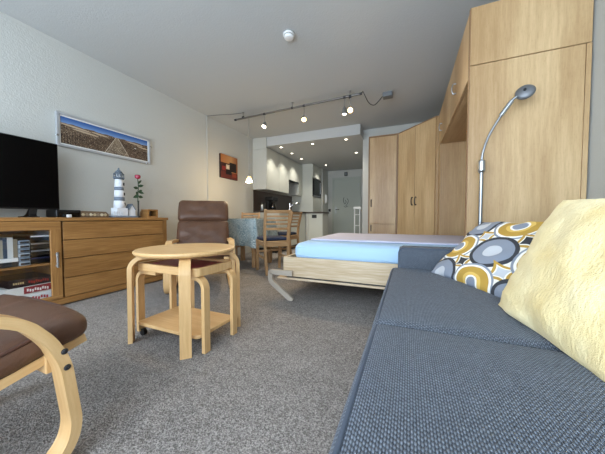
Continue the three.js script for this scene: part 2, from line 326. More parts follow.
function spot(x, label, dir, warm, on) {
  const y0 = RY + (x + 1.64) * 0.017 - 0.004, py = 2.235, d = V(...dir).normalize();
  const t = place('track_spot', label, 'spotlight', [x, py, RZ], 'spots on the ceiling rail');
  obj('stem', rod(V(x, y0, RZ), V(x, py + 0.01, RZ), 0.006, 8), M.dullSteel, t);
  obj('rail_clamp', rod(V(x - 0.016, y0, RZ), V(x + 0.016, y0, RZ), 0.018, 12), M.darkGrey, t);
  const c = V(x, py - 0.015, RZ), q = new THREE.Quaternion().setFromUnitVectors(V(0, 1, 0), d);
  obj('lamp_body', lathe([[0, -0.05], [0.02, -0.05], [0.026, -0.04], [0.038, 0.03], [0.04, 0.045], [0.034, 0.045], [0.028, 0.02], [0, 0.016]], 0, 0, 0, 22).applyQuaternion(q).translate(c.x, c.y, c.z), M.steel, t);
  const e = c.clone().addScaledVector(d, 0.036);
  obj('bulb', cyl(0.03, 0.03, 0.004, 0, -0.002, 0, 18).applyQuaternion(q).translate(e.x, e.y, e.z), on ? warm ? M.bulbWarm : M.bulbWhite : M.whitePlastic, t);
  if (on) { const l = new THREE.SpotLight(warm ? new THREE.Color(1, 0.72, 0.40) : new THREE.Color(1, 0.84, 0.6), on, 0, R(42), 0.6, 2); const a = c.clone().addScaledVector(d, 0.05); l.position.copy(a); l.target.position.copy(a.clone().add(d)); l.castShadow = true; l.shadow.radius = 1.3; scene.add(l, l.target); }
}
spot(-2.115, 'small rail spot nearest the pendant lamp, aimed down', [0.05, -0.8, 0.5], false, 4);
spot(-1.44, 'warm glowing rail spot in the middle of the rail', [0.25, -0.75, 0.6], true, 3);
spot(-0.835, 'white rail spot pointing straight down beside the brightest spot', [0, -1, 0.05], false, 2);
spot(-0.755, 'brightest warm rail spot near the cord end of the rail', [0.2, -0.35, 0.9], true, 3);
{
  const t = place('power_box', 'small grey power box on the ceiling with a looping cord', 'power box', [-0.29, 2.48, -3.72]);
  obj('housing', box(-0.355, -0.225, 2.42, 2.48, -3.77, -3.66, 0.008), M.grey, t);
  obj('cord', tube([V(-0.6, RY + 0.016, RZ), V(-0.59, 2.45, -3.47), V(-0.565, 2.4, -3.5), V(-0.52, 2.32, -3.55), V(-0.46, 2.3, -3.6), V(-0.41, 2.36, -3.65), V(-0.36, 2.44, -3.7)], 0.005, 40, 6), M.darkGrey, t);
}
{
  const px = -2.41, t = place('pendant_lamp', 'small cream bell-shaped pendant lamp hanging over the dining table', 'pendant lamp', [px, 1.33, RZ]);
  obj('cord', rod(V(px, 1.44, RZ), V(px, RY - 0.02, RZ), 0.005, 6), M.dullSteel, t);
  obj('cap', lathe([[0, 1.455], [0.012, 1.455], [0.016, 1.44], [0.016, 1.425]].reverse(), px, 0, RZ), M.steel, t);
  obj('shade', lathe([[0.046, 1.33], [0.05, 1.345], [0.043, 1.375], [0.03, 1.4], [0.024, 1.425], [0.014, 1.43]], px, 0, RZ), phys({ color: 0xfff0cc, roughness: 0.8, transmission: 0.5, thickness: 0, side: THREE.DoubleSide, emissive: 0xffc870, emissiveIntensity: 0.9 }), t);
  obj('bulb', new THREE.SphereGeometry(0.02, 16, 12).translate(px, 1.365, RZ), M.bulbWarm, t);
  const l = new THREE.PointLight(new THREE.Color(1, 0.74, 0.42), 1.6, 0, 2); l.position.set(px, 1.335, RZ); l.castShadow = true; scene.add(l);
}

// ---------------------------------------------------------------- pictures on the wall
{
  const z0 = -1.325, z1 = -2.28, y0 = 1.455, y1 = 1.785, x = -3.168;
  const t = place('panorama_picture', 'long framed panorama of a dune path under blue sky', 'picture', [x, y0, (z0 + z1) / 2]);
  const f = 0.022;
  obj('frame', [box(x, x + 0.03, y0, y0 + f, z0, z1, 0.003), box(x, x + 0.03, y1 - f, y1, z0, z1, 0.003), box(x, x + 0.03, y0 + f, y1 - f, z0, z0 - f, 0.003), box(x, x + 0.03, y0 + f, y1 - f, z1 + f, z1, 0.003)], std(0xb9bcbf, 0.35, { metalness: 0.4 }), t);
  obj('mat_border', [box(x, x + 0.017, y0 + f, y0 + f + 0.012, z0 - f, z1 + f), box(x, x + 0.017, y1 - f - 0.012, y1 - f, z0 - f, z1 + f), box(x, x + 0.017, y0 + f, y1 - f, z0 - f, z0 - f - 0.012), box(x, x + 0.017, y0 + f, y1 - f, z1 + f + 0.012, z1 + f)], M.whitePaint, t);
  const print = canvasTex(1024, 320, (c, w, h) => {
    const sk = c.createLinearGradient(0, 0, 0, h * 0.3); sk.addColorStop(0, '#1f4487'); sk.addColorStop(1, '#86a6d2'); c.fillStyle = sk; c.fillRect(0, 0, w, h);
    c.fillStyle = '#6d5a48'; c.beginPath(); c.moveTo(0, h * 0.2); for (let i = 0; i <= 40; i++) c.lineTo(w * i / 40, h * (0.27 - 0.03 * Math.abs(i - 26) / 26 + 0.012 * Math.sin(i * 0.9) + 0.008 * Math.sin(i * 2.3))); c.lineTo(w, h); c.lineTo(0, h); c.fill();
    let s = 5; const r = () => { s = (s * 16807) % 2147483647; return s / 2147483647; };
    for (let i = 0; i < 5200; i++) { const x = r() * w, y = h * (0.28 + 0.72 * r()), k = r(); c.fillStyle = k < 0.45 ? '#2c2320' : k < 0.68 ? '#7d6a58' : k < 0.88 ? '#463a32' : '#b6a58e'; c.fillRect(x, y, 3 + r() * 7, 2 + r() * 4); }
    c.fillStyle = '#857461'; c.beginPath(); c.moveTo(w * 0.57, h * 0.27); c.lineTo(w * 0.595, h * 0.27); c.lineTo(w * 0.74, h); c.lineTo(w * 0.43, h); c.fill();
    for (let i = 0; i < 900; i++) { const v = r(), y = h * (0.28 + 0.72 * v), hw = 0.015 + 0.14 * v; c.fillStyle = r() < 0.5 ? '#54463a' : '#b5a690'; c.fillRect(w * (0.585 + (r() * 2 - 1) * hw * 0.95), y, 3 + 8 * v, 2 + 3 * v); }
    c.strokeStyle = '#33271f'; for (const sd of [-1, 1]) for (let i = 0; i < 42; i++) { const v = i / 42, x = w * (0.58 + sd * (0.03 + 0.55 * v * v + 0.06 * v)), y = h * (0.3 + 0.35 * v); c.lineWidth = 2 + 3 * v; c.beginPath(); c.moveTo(x, y); c.lineTo(x, y + h * (0.07 + 0.3 * v)); c.stroke(); }
    c.fillStyle = '#b7a288'; for (const [a, b, l] of [[0.0, 0.31, 0.3], [0.12, 0.4, 0.26], [0.7, 0.33, 0.22], [0.84, 0.42, 0.16], [0.3, 0.33, 0.18]]) { c.beginPath(); c.ellipse(w * (a + l / 2), h * b, w * l / 2, h * 0.03, 0.06, 0, Math.PI * 2); c.fill(); }
    c.fillStyle = '#2a211d'; for (let i = 0; i < 500; i++) { const x = r() * w, v = r(); c.fillRect(x, h * (0.55 + 0.45 * v), 2, 8 + 18 * v * r()); }
    c.strokeStyle = '#d2c6b2'; c.lineWidth = 5; for (const q of [[0.57, 0.43], [0.595, 0.74]]) { c.beginPath(); c.moveTo(w * q[0], h * 0.28); c.lineTo(w * q[1], h); c.stroke(); }
    c.fillStyle = '#d9d2c6'; c.fillRect(w * 0.8, h * 0.5, 26, 10);
  });
  const g = new THREE.PlaneGeometry(Math.abs(z1 - z0) - 2 * f, y1 - y0 - 2 * f).rotateY(Math.PI / 2).translate(x + 0.016, (y0 + y1) / 2, (z0 + z1) / 2); g.userData.keep = true;
  obj('backing', box(x, x + 0.015, y0 + f, y1 - f, z0 - f, z1 + f), M.darkGrey, t);
  obj('print', g, std(0xffffff, 0.25, { map: print }), t);
  for (const [y, z] of [[y0 + 0.1, z0 - 0.002], [y1 - 0.1, z1 + 0.002], [y0 + 0.006, z1 + 0.05]]) obj('clip', box(x + 0.028, x + 0.036, y - 0.01, y + 0.01, z - 0.01, z + 0.01, 0.003), M.chrome, t);
}
{
  const z0 = -3.61, z1 = -4.09, y0 = 1.49, y1 = 1.92, x = -3.168;
  const t = place('canvas_painting', 'small brown and orange abstract canvas on the wall by the kitchen', 'painting', [x, y0, (z0 + z1) / 2]);
  obj('stretcher', box(x, x + 0.035, y0, y1, z0, z1), std(0x2c1a14, 0.8), t);
  const art = canvasTex(256, 232, (c, w, h) => {
    const g = c.createLinearGradient(0, 0, w, 0); g.addColorStop(0, '#a8683a'); g.addColorStop(0.6, '#b98a58'); g.addColorStop(1, '#8e5430'); c.fillStyle = g; c.fillRect(0, 0, w, h);
    const q = (col, x, y, a, b) => { c.fillStyle = col; c.fillRect(x * w, y * h, a * w, b * h); };
    q('#3a1c18', 0, 0.35, 0.5, 0.65); q('#5d241c', 0, 0.72, 1, 0.28); q('#1e1110', 0.5, 0.28, 0.42, 0.4); q('#c9b9a4', 0.3, 0.4, 0.2, 0.2); q('#7d1f1c', 0.08, 0.5, 0.2, 0.18); q('#e0d2bc', 0.36, 0.46, 0.08, 0.1); q('#0f0909', 0.28, 0.62, 0.34, 0.2); q('#8a3a22', 0.66, 0.74, 0.26, 0.16);
  });
  const g = new THREE.PlaneGeometry(z0 - z1, y1 - y0).rotateY(Math.PI / 2).translate(x + 0.0358, (y0 + y1) / 2, (z0 + z1) / 2); g.userData.keep = true;
  obj('painted_face', g, std(0xffffff, 0.7, { map: art }), t);
}

// ---------------------------------------------------------------- sideboard and what stands on it
{
  const xf = -2.72, xb = -3.165, zA = -0.42, zB = -2.16, zm = -1.15, top = 0.755;
  const t = place('sideboard', 'long oak sideboard with a glass door and plain drawers', 'sideboard', [(xf + xb) / 2, 0, (zA + zB) / 2]);
  obj('top', box(xb, xf + 0.012, top - 0.03, top, zA + 0.01, zB - 0.02, 0.005), M.oak, t, 'z');
  obj('plinth', box(xb + 0.02, xf - 0.03, 0, 0.03, zA - 0.01, zB + 0.03), M.oakDark, t, 'z');
  obj('bottom', box(xb, xf - 0.021, 0.03, 0.064, zA, zB), M.oak, t, 'z');
  obj('back_panel', box(xb, xb + 0.01, 0.064, top - 0.03, zA, zB), M.oak, t, 'z');
  for (const z of [zA, zm + 0.012, zB + 0.022]) obj('side_panel', box(xb + 0.01, xf - 0.02, 0.065, top - 0.031, z, z - 0.022), M.oak, t, 'y');
  obj('shelf', box(xb + 0.01, xf - 0.06, 0.355, 0.373, zA - 0.023, zm + 0.013), M.oak, t, 'z');
  obj('bottom_rail', box(xf - 0.02, xf + 0.008, 0.012, 0.064, zA, zB, 0.003), M.oak, t, 'z');
  obj('end_stile', box(xf - 0.02, xf + 0.004, 0.065, top - 0.031, zB + 0.05, zB, 0.002), M.oak, t, 'y');
  const ys = [0.066, 0.232, 0.4, 0.56, 0.722];
  for (let k = 0; k < 4; k++) obj('drawer_front', box(xf - 0.014, xf + 0.006, ys[k] + 0.003, ys[k + 1] - 0.003, zm - 0.014, zB + 0.053, 0.003), M.oak, t, 'z');
  obj('drawer_carcass', box(xb + 0.012, xf - 0.016, 0.066, top - 0.034, zm - 0.012, zB + 0.024), M.oakDark, t);
  const d = obj('door', box(xf - 0.012, xf + 0.012, 0.652, 0.722, zA - 0.005, zm, 0.004), M.oak, t, 'z');
  obj('door_rail', box(xf - 0.012, xf + 0.012, 0.067, 0.098, zA - 0.005, zm, 0.004), M.oak, d, 'z');
  obj('stile', box(xf - 0.011, xf + 0.011, 0.095, 0.66, zA - 0.005, zA - 0.075, 0.003), M.oak, d, 'y');
  obj('stile', box(xf - 0.011, xf + 0.011, 0.095, 0.66, zm + 0.07, zm, 0.003), M.oak, d, 'y');
  obj('pane', box(xf - 0.004, xf, 0.094, 0.656, zA - 0.07, zm + 0.065), M.pane, d);
  obj('handle', [box(xf + 0.03, xf + 0.038, 0.335, 0.465, zm + 0.03, zm + 0.046, 0.004), box(xf + 0.011, xf + 0.034, 0.345, 0.36, zm + 0.031, zm + 0.045), box(xf + 0.011, xf + 0.034, 0.44, 0.455, zm + 0.031, zm + 0.045)], M.steel, d);
}
// behind the glass: books, flat media boxes, board games
{
  const cols = [0x777a7c, 0xb9b4a6, 0x9aa7b4, 0x6b2b2b, 0xc8c0ae, 0xa09a8c, 0x3c4a5c, 0xd0d0cc, 0x857a66];
  const words = ['grey book closest to the armchair on the glass cabinet shelf', 'cream book beside the grey one on the glass cabinet shelf', 'pale blue book standing on the glass cabinet shelf', 'narrow dark red book on the glass cabinet shelf', 'wide ivory book next to the red book behind glass', 'beige book in the row behind glass', 'dark slate blue book in the row behind glass', 'white spined book in the row behind glass', 'olive brown book beside the disc player trays'];
  let z = -0.672;
  { const t = place('white_storage_box', 'low white box under the row of books behind glass', 'box', [-2.9, 0.373, -0.8]); obj('body', box(-3.05, -2.79, 0.373, 0.415, -0.62, -0.915, 0.003), M.darkGrey, t); obj('lid', box(-3.055, -2.785, 0.412, 0.442, -0.615, -0.918, 0.004), M.whitePlastic, t); }
  cols.forEach((c, i) => {
    const w = [0.03, 0.024, 0.03, 0.018, 0.035, 0.026, 0.02, 0.03, 0.022][i], h = 0.14 + 0.02 * hash(i, 3, 5), z1 = z - w;
    const t = place('book', words[i], 'book', [-2.9, 0.442, (z + z1) / 2], 'books behind the glass door');
    obj('cover', [box(-3.0, -2.8, 0.442, 0.442 + h, z, z - 0.003), box(-3.0, -2.8, 0.442, 0.442 + h, z1 + 0.003, z1), box(-2.803, -2.8, 0.442, 0.442 + h, z - 0.003, z1 + 0.003)], std(c, 0.6), t);
    obj('pages', box(-2.995, -2.803, 0.445, 0.439 + h, z - 0.003, z1 + 0.003), std(0xd8d2c2, 0.9), t);
    z = z1 - 0.0015;
  });
  const lab = ['silver edged disc player on top of the stack behind glass', 'black disc player second from the top behind glass', 'grey edged media box third from the top behind glass', 'dark blue media box at the bottom of the stack behind glass'];
  [[0.556, 0.055, M.whitePlastic], [0.496, 0.055, M.steel], [0.436, 0.055, M.grey], [0.376, 0.055, std(0x1b2340, 0.4)]].forEach(([y, h, e], i) => {
    const t = place('disc_player', lab[i], 'media player', [-2.93, y, -1.06], 'media boxes behind the glass door');
    obj('body', box(-3.1, -2.795, y + 0.004, y + h - 0.003, -0.99, -1.125, 0.003), M.black, t);
    obj('front_edge', box(-2.795, -2.785, y + h - 0.016, y + h - 0.003, -0.991, -1.124, 0.002), e, t);
    obj('foot', [cyl(0.008, 0.008, 0.005, -2.82, y - 0.001, -1.0, 8), cyl(0.008, 0.008, 0.005, -2.82, y - 0.001, -1.115, 8)], M.darkGrey, t);
  });
  for (let i = 0; i < 6; i++) { const y = 0.374 + i * 0.034; const t = place('disc_case', ['lowest', 'second lowest', 'third', 'fourth', 'fifth', 'topmost'][i] + ' clear plastic case in the small stack between books and disc players', 'disc case', [-2.84, y, -0.95], 'clear cases behind the glass door'); obj('lid', box(-2.93, -2.79, y, y + 0.03, -0.922, -0.985, 0.002), std(i % 2 ? 0x8fa3b5 : 0xb9c6d2, 0.12, { metalness: 0.1 }), t); obj('tray', box(-2.788, -2.785, y + 0.006, y + 0.022, -0.93, -0.98), M.darkGrey, t); }
  const games = [[0.066, 0.07, -0.80, -1.118, 0xe4e6e4, 0xa8323a, 'white board game box with red print at the bottom of the stack'], [0.137, 0.068, -0.84, -1.118, 0xdedcd6, 0x8f1d22, 'white and red board game box in the middle of the stack'], [0.206, 0.06, -0.86, -1.118, 0x241417, 0x9a2a20, 'black and red board game box on top of the stack']];
  games.forEach(([y, h, za, zb, c1, c2, l], i) => {
    const t = place('game_box', l, 'game box', [-2.9, y, (za + zb) / 2], 'board games behind the glass door');
    obj('box_bottom', box(-3.12, -2.795, y, y + h * 0.5, za - 0.002, zb + 0.002), std(c1, 0.5), t);
    const lid = obj('lid', box(-3.122, -2.79, y + 0.008, y + h, za, zb, 0.002), std(c1, 0.5), t);
    const print = canvasTex(256, 48, (c, w, hh) => {
      c.fillStyle = '#' + new THREE.Color(c1).getHexString(); c.fillRect(0, 0, w, hh); c.fillStyle = '#' + new THREE.Color(c2).getHexString();
      if (i === 1) c.fillRect(w * 0.36, 0, w * 0.64, hh); if (i === 0) { c.fillStyle = '#7c8fa6'; c.fillRect(0, 0, w * 0.3, hh); c.fillStyle = '#b02a34'; }
      if (i === 1) c.fillStyle = '#efe9e2';
      for (let k = 0; k < 9; k++) c.fillRect(w * (0.42 + k * 0.055), hh * (0.3 + 0.08 * (k % 3)), w * 0.04, hh * 0.4);
      if (i === 2) { c.fillStyle = '#c9b27c'; for (let k = 0; k < 5; k++) c.fillRect(w * (0.08 + k * 0.05), hh * 0.35, w * 0.035, hh * 0.35); }
    });
    const g = new THREE.PlaneGeometry(Math.abs(zb - za) - 0.006, h - 0.014).rotateY(Math.PI / 2).translate(-2.7888, y + 0.004 + h / 2, (za + zb) / 2); g.userData.keep = true;
    obj('printed_side', g, std(0xffffff, 0.45, { map: print }), lid);
  });
  const b = place('cloth_pouch', 'teal cloth pouch lying beside the board games behind glass', 'pouch', [-2.86, 0.066, -0.7]);
  obj('pouch', soft(0.14, 0.09, 0.16, 0.04, { bulge: 0.02, wr: 0.006 }).translate(-2.86, 0.066 + 0.052, -0.7), std(0x2f7f93, 0.9), b);
  obj('drawstring', tube([V(-2.79, 0.15, -0.66), V(-2.785, 0.16, -0.7), V(-2.79, 0.15, -0.74)], 0.004, 12, 6), std(0xd8d4c8, 0.9), b);
}
{ // television
  const x = -2.95, z0 = -0.28, z1 = -1.247;
  const t = place('television', 'large black flat-screen television on the sideboard', 'television', [x, 0.755, (z0 + z1) / 2]);
  obj('casing', box(x - 0.03, x + 0.004, 0.825, 1.42, z0, z1, 0.006), M.black, t);
  obj('screen', box(x + 0.004, x + 0.006, 0.838, 1.412, z0 - 0.008, z1 + 0.008), M.tvScreen, t);
  obj('rear_housing', box(x - 0.075, x - 0.03, 0.86, 1.2, z0 - 0.15, z1 + 0.15, 0.02), M.black, t);
  for (const z of [-0.49, -1.045]) obj('foot', ribbon(fillet([V(x + 0.11, 0.759, z), V(x + 0.02, 0.764, z - 0.01), V(x - 0.005, 0.835, z - 0.03)], 0.03), V(0.1, 0, 1), 0.05, 0.008), M.black, t);
  for (const z of [-0.49, -1.045]) obj('foot', ribbon(fillet([V(x - 0.13, 0.759, z), V(x - 0.035, 0.764, z - 0.01), V(x - 0.015, 0.835, z - 0.03)], 0.03), V(0.1, 0, 1), 0.05, 0.008), M.black, t);
}
{
  const t = place('set_top_box', 'small black set-top box beside the television', 'set-top box', [-2.95, 0.755, -1.31]);
  obj('body', box(-3.08, -2.9, 0.758, 0.825, -1.2, -1.385, 0.008), M.black, t);
  obj('base', box(-3.07, -2.91, 0.755, 0.758, -1.21, -1.375), M.darkGrey, t);
  obj('front_panel', box(-2.9, -2.897, 0.765, 0.8, -1.22, -1.37), M.blackGloss, t);
  const k = place('plug_adapter', 'tiny white adapter in front of the black set-top box', 'adapter', [-2.86, 0.755, -1.27]);
  obj('body', box(-2.88, -2.85, 0.755, 0.782, -1.262, -1.29, 0.004), M.whitePlastic, k); obj('pin', rod(V(-2.85, 0.77, -1.276), V(-2.838, 0.77, -1.276), 0.003, 8), M.steel, k);
}
{ // carved decorative bar
  const t = place('carved_ornament', 'low carved wooden ornament with mosaic discs on the sideboard', 'ornament', [-2.93, 0.755, -1.5]);
  obj('body', new THREE.ExtrudeGeometry(new THREE.Shape([[-0.125, 0], [0.125, 0], [0.125, 0.03], [0.105, 0.052], [-0.105, 0.056], [-0.125, 0.035]].map((p) => new THREE.Vector2(...p))), { depth: 0.05, bevelEnabled: true, bevelSize: 0.004, bevelThickness: 0.004, bevelSegments: 2 }).rotateY(Math.PI / 2).translate(-2.96, 0.759, -1.5), std(0x6e5b46, 0.7), t);
  for (let k = 0; k < 7; k++) obj('disc', cyl(0.015, 0.013, 0.006, 0, 0, 0, 10).rotateZ(-Math.PI / 2).translate(-2.906, 0.783, -1.405 - k * 0.032), std([0xb9a888, 0x8c7b66, 0xcfc3a8][k % 3], 0.5), t);
}
{ // lighthouse figurine with cottage
  const c = V(-2.95, 0.755, -1.765), t = place('lighthouse_figurine', 'white and grey striped wooden lighthouse model with a cottage', 'figurine', [c.x, c.y, c.z]);
  const W_ = std(0xd9dde2, 0.7), G_ = std(0x74808e, 0.7), D_ = std(0x5f6a74, 0.7);
  obj('base', box(c.x - 0.06, c.x + 0.07, c.y, c.y + 0.02, c.z + 0.10, c.z - 0.16, 0.006), G_, t);
  obj('plinth', box(c.x - 0.055, c.x + 0.055, c.y + 0.02, c.y + 0.105, c.z + 0.06, c.z - 0.055, 0.004), W_, t);
  obj('fence', [0, 1, 2, 3, 4].map((k) => box(c.x + 0.055, c.x + 0.062, c.y + 0.02, c.y + 0.065, c.z + 0.095 - k * 0.022, c.z + 0.085 - k * 0.022)), W_, t);
  const hs = [0.105, 0.185, 0.225, 0.30, 0.335, 0.42], rr = (h) => 0.055 - (h - 0.1) * 0.055;
  for (let k = 0; k < 5; k++) obj('tower_band', lathe([[0.001, hs[k]], [rr(hs[k]), hs[k]], [rr(hs[k + 1]), hs[k + 1]], [0.001, hs[k + 1]]], c.x, c.y, c.z), k % 2 ? G_ : W_, t);
  for (const y of [0.15, 0.26, 0.37]) obj('window', box(c.x + rr(y) * 0.72 - 0.01, c.x + rr(y) * 0.72 + 0.008, c.y + y - 0.016, c.y + y + 0.016, c.z - 0.022, c.z - 0.036), M.black, t);
  obj('gallery', [lathe([[0.001, 0.42], [0.045, 0.42], [0.052, 0.432], [0.052, 0.444], [0.001, 0.444]], c.x, c.y, c.z), ...Array.from({ length: 10 }, (_, k) => cyl(0.0035, 0.0035, 0.034, c.x + 0.047 * Math.cos(k * 0.628), c.y + 0.444, c.z + 0.047 * Math.sin(k * 0.628), 6)), new THREE.TorusGeometry(0.047, 0.004, 6, 20).rotateX(Math.PI / 2).translate(c.x, c.y + 0.478, c.z)], D_, t);
  obj('lantern', [cyl(0.024, 0.024, 0.045, c.x, c.y + 0.444, c.z, 12)], W_, t);
  obj('lantern_posts', Array.from({ length: 6 }, (_, k) => cyl(0.004, 0.004, 0.04, c.x + 0.028 * Math.cos(k * 1.047), c.y + 0.455, c.z + 0.028 * Math.sin(k * 1.047), 6)), D_, t);
  obj('roof', [lathe([[0.001, 0.49], [0.04, 0.49], [0.026, 0.51], [0.008, 0.53], [0.008, 0.545], [0.001, 0.55]], c.x, c.y, c.z)], D_, t);
  const cz = c.z - 0.115;
  const h = obj('cottage', [box(c.x - 0.04, c.x + 0.035, c.y + 0.02, c.y + 0.085, cz + 0.035, cz - 0.035)], W_, t);
  obj('gable', new THREE.ExtrudeGeometry(new THREE.Shape([[-0.035, 0], [0.035, 0], [0, 0.06]].map((p) => new THREE.Vector2(...p))), { depth: 0.073, bevelEnabled: false }).rotateY(Math.PI / 2).translate(c.x - 0.039, c.y + 0.085, cz), W_, h);
  obj('cottage_roof', [1, -1].map((s) => box(c.x - 0.045, c.x + 0.04, -0.003, 0.003, -0.004, 0.072).translate(-c.x, 0, 0).rotateX(s > 0 ? R(60) : R(120)).translate(c.x, c.y + 0.152, cz)), G_, h);
}
{ // rose in a slim vase
  const c = V(-2.95, 0.755, -1.975), t = place('artificial_rose', 'single red rose on a leafy stem in a slim dark vase', 'flower', [c.x, c.y, c.z]);
  const green = std(0x2c4a30, 0.6), red = std(0x9c1f3a, 0.7), pink = std(0xc9697c, 0.7);
  obj('vase', lathe([[0.001, 0], [0.024, 0], [0.026, 0.006], [0.012, 0.02], [0.008, 0.09], [0.009, 0.18], [0.012, 0.2]], c.x, c.y, c.z, 16), std(0x3c3733, 0.4), t);
  obj('stem', tube([V(c.x, c.y + 0.1, c.z), V(c.x + 0.005, c.y + 0.26, c.z + 0.008), V(c.x, c.y + 0.36, c.z - 0.004), V(c.x + 0.005, c.y + 0.46, c.z + 0.004)], 0.005, 20, 6), green, t);
  const leaf = new THREE.Shape(); leaf.moveTo(0, 0); leaf.bezierCurveTo(0.022, 0.012, 0.024, 0.04, 0, 0.066); leaf.bezierCurveTo(-0.024, 0.04, -0.022, 0.012, 0, 0);
  const lg = new THREE.ExtrudeGeometry(leaf, { depth: 0.0012, bevelEnabled: false, curveSegments: 6 });
  for (const [y, a, e] of [[0.26, 115, 0], [0.25, -95, 0.1], [0.28, 150, -0.3], [0.3, -60, 0.3], [0.345, 85, 0.2], [0.37, -75, -0.2], [0.40, -40, 0.3], [0.27, 60, 0.4], [0.31, -110, -0.2]]) obj('leaf', lg.clone().rotateZ(R(a)).rotateX(e).rotateY(Math.PI / 2 + e).translate(c.x, c.y + y, c.z), green, t);
  const head = obj('flower_head', lathe([[0.001, 0], [0.014, 0.004], [0.026, 0.02], [0.03, 0.038], [0.026, 0.048], [0.02, 0.04], [0.001, 0.036]], c.x + 0.005, c.y + 0.452, c.z + 0.004, 14), red, t);
  for (let k = 0; k < 7; k++) { const a = k * 0.9; obj('petal', new THREE.SphereGeometry(0.019, 10, 8).scale(0.45, 1, 1).rotateY(-a).translate(c.x + 0.005 + 0.021 * Math.cos(a), c.y + 0.478 + 0.004 * (k % 2), c.z + 0.004 + 0.021 * Math.sin(a)), k % 2 ? pink : red, head); }
}
{ // small open wooden box
  const t = place('wooden_tissue_box', 'small open wooden frame box at the end of the sideboard', 'box', [-2.94, 0.755, -2.106]);
  const z0 = -2.04, z1 = -2.172, x0 = -3.0, x1 = -2.88, h = 0.1;
  obj('front_frame', [box(x1 - 0.012, x1, 0.755, 0.773, z0, z1), box(x1 - 0.012, x1, 0.837, 0.855, z0, z1), box(x1 - 0.012, x1, 0.773, 0.837, z0, z0 - 0.018), box(x1 - 0.012, x1, 0.773, 0.837, z1 + 0.018, z1)], M.oak, t, 'z');
  for (const z of [z0, z1 + 0.01]) obj('side', box(x0, x1 - 0.013, 0.755, 0.755 + h, z, z - 0.01), M.oak, t);
  obj('lid', box(x0, x1 - 0.013, 0.845, 0.855, z0 - 0.011, z1 + 0.011), M.oak, t); obj('back', box(x0, x0 + 0.008, 0.756, 0.844, z0 - 0.011, z1 + 0.011), std(0x9a8f80, 0.8), t);
  const u = place('wooden_napkin_ring', 'small dark wooden block behind the open box', 'ornament', [-3.06, 0.755, -2.13]);
  obj('block', box(-3.1, -3.04, 0.755, 0.84, -2.085, -2.17, 0.02), M.oak, u); obj('knob', new THREE.SphereGeometry(0.013, 12, 8).translate(-3.035, 0.8, -2.12), M.oakDark, u);
}

// ---------------------------------------------------------------- bentwood armchairs
function armchair(label, at, turn, group) {                            // faces local +z
  const t = thing('bentwood_armchair', label, 'armchair', at, turn, group), sx = 0.302;
  for (const s of [-1, 1]) {
    const f = obj('side_frame', ribbon(fillet([V(s * sx, 0.475, -0.40), V(s * sx, 0.507, 0.285), V(s * sx, 0.362, 0.388), V(s * sx, 0.13, 0.414), V(s * sx, 0.016, 0.392), V(s * sx, 0.016, -0.36)], [0.075, 0.07, 0.02, 0.085], 10), V(1, 0, 0), 0.06, 0.028), M.birch, t);
    for (const y of [0.36, 0.31]) obj('bolt', lathe([[0.001, 0.004], [0.007, 0.003], [0.009, 0], [0.001, 0]], 0, 0, 0, 14).rotateZ(-s * Math.PI / 2).translate(s * (sx + 0.03), y, y > 0.33 ? 0.389 : 0.394), M.darkGrey, f);
    obj('seat_rail', ribbon(fillet([V(s * 0.24, 0.352, 0.475), V(s * 0.24, 0.19, -0.2), V(s * 0.24, 0.93, -0.56)], 0.16, 12), V(1, 0, 0), 0.045, 0.026), M.birch, t);
  }
  obj('front_crossbar', box(-0.27, 0.27, 0.285, 0.345, 0.37, 0.393, 0.004), M.birch, t);
  obj('rear_crossbar', box(-0.27, 0.27, 0.03, 0.08, -0.33, -0.31, 0.004), M.birch, t);
  obj('under_crossbar', box(-0.27, 0.27, 0.17, 0.21, 0.2, 0.222, 0.004), M.birch, t);
  for (let k = 0; k < 6; k++) { const u = k / 5; obj('back_slat', box(-0.225, 0.225, 0.32 + 0.56 * u, 0.355 + 0.56 * u, -0.30 - 0.27 * u, -0.285 - 0.27 * u, 0.003), M.birch, t); }
  // seat cushion, lower back cushion and padded headrest
  const sc = obj('seat_cushion', soft(0.555, 0.088, 0.68, 0.036, { sx: 24, sz: 24, bulge: 0.018, wr: 0.011, s: 5, freq: 7 }).rotateX(R(-13.5)).translate(0, 0.328, 0.155), M.leather, t);
  const loop = (w, h, r, fn) => { const pts = []; for (let k = 0; k <= 40; k++) { const a = k / 40 * Math.PI * 2, c = Math.cos(a), s = Math.sin(a), p = 5; const m = Math.pow(Math.abs(c) ** p + Math.abs(s) ** p, -1 / p); pts.push(fn(c * m * w, s * m * h)); } return tube(pts, r, 90, 6); };
  const m1 = new THREE.Matrix4().makeRotationX(R(-13.5)).setPosition(0, 0.328, 0.155);
  obj('piping', loop(0.273, 0.336, 0.0055, (a, b) => V(a, 0.03, b).applyMatrix4(m1)), M.piping, sc);
  const bk = (y0, y1, th, s, nm) => {
    const k = 0.4996, yc = (y0 + y1) / 2, zc = -0.225 - (yc - 0.35) * k, len = (y1 - y0) / Math.cos(Math.atan(k)), rx = R(90) - Math.atan(k);
    const mt = new THREE.Matrix4().makeRotationX(rx).setPosition(0, yc, zc + 0.035);
    const c = obj(nm, soft(0.605, th, len, Math.min(th, len) * 0.46, { sx: 24, sz: 16, bulge: 0.016, wr: 0.010, s, freq: 9 }).applyMatrix4(mt), M.leather, t);
    obj('piping', loop(0.299, len / 2 - 0.004, 0.005, (a, b) => V(a, 0.012, b).applyMatrix4(mt)), M.piping, c);
  };
  bk(0.36, 0.71, 0.11, 8, 'back_cushion'); bk(0.70, 0.97, 0.12, 14, 'headrest_cushion');
  return t;
}
armchair('brown leather bentwood armchair cropped by the picture edge, nearest the glass cabinet', [-1.252, 0, 0.0], Math.PI, 'brown bentwood armchairs');
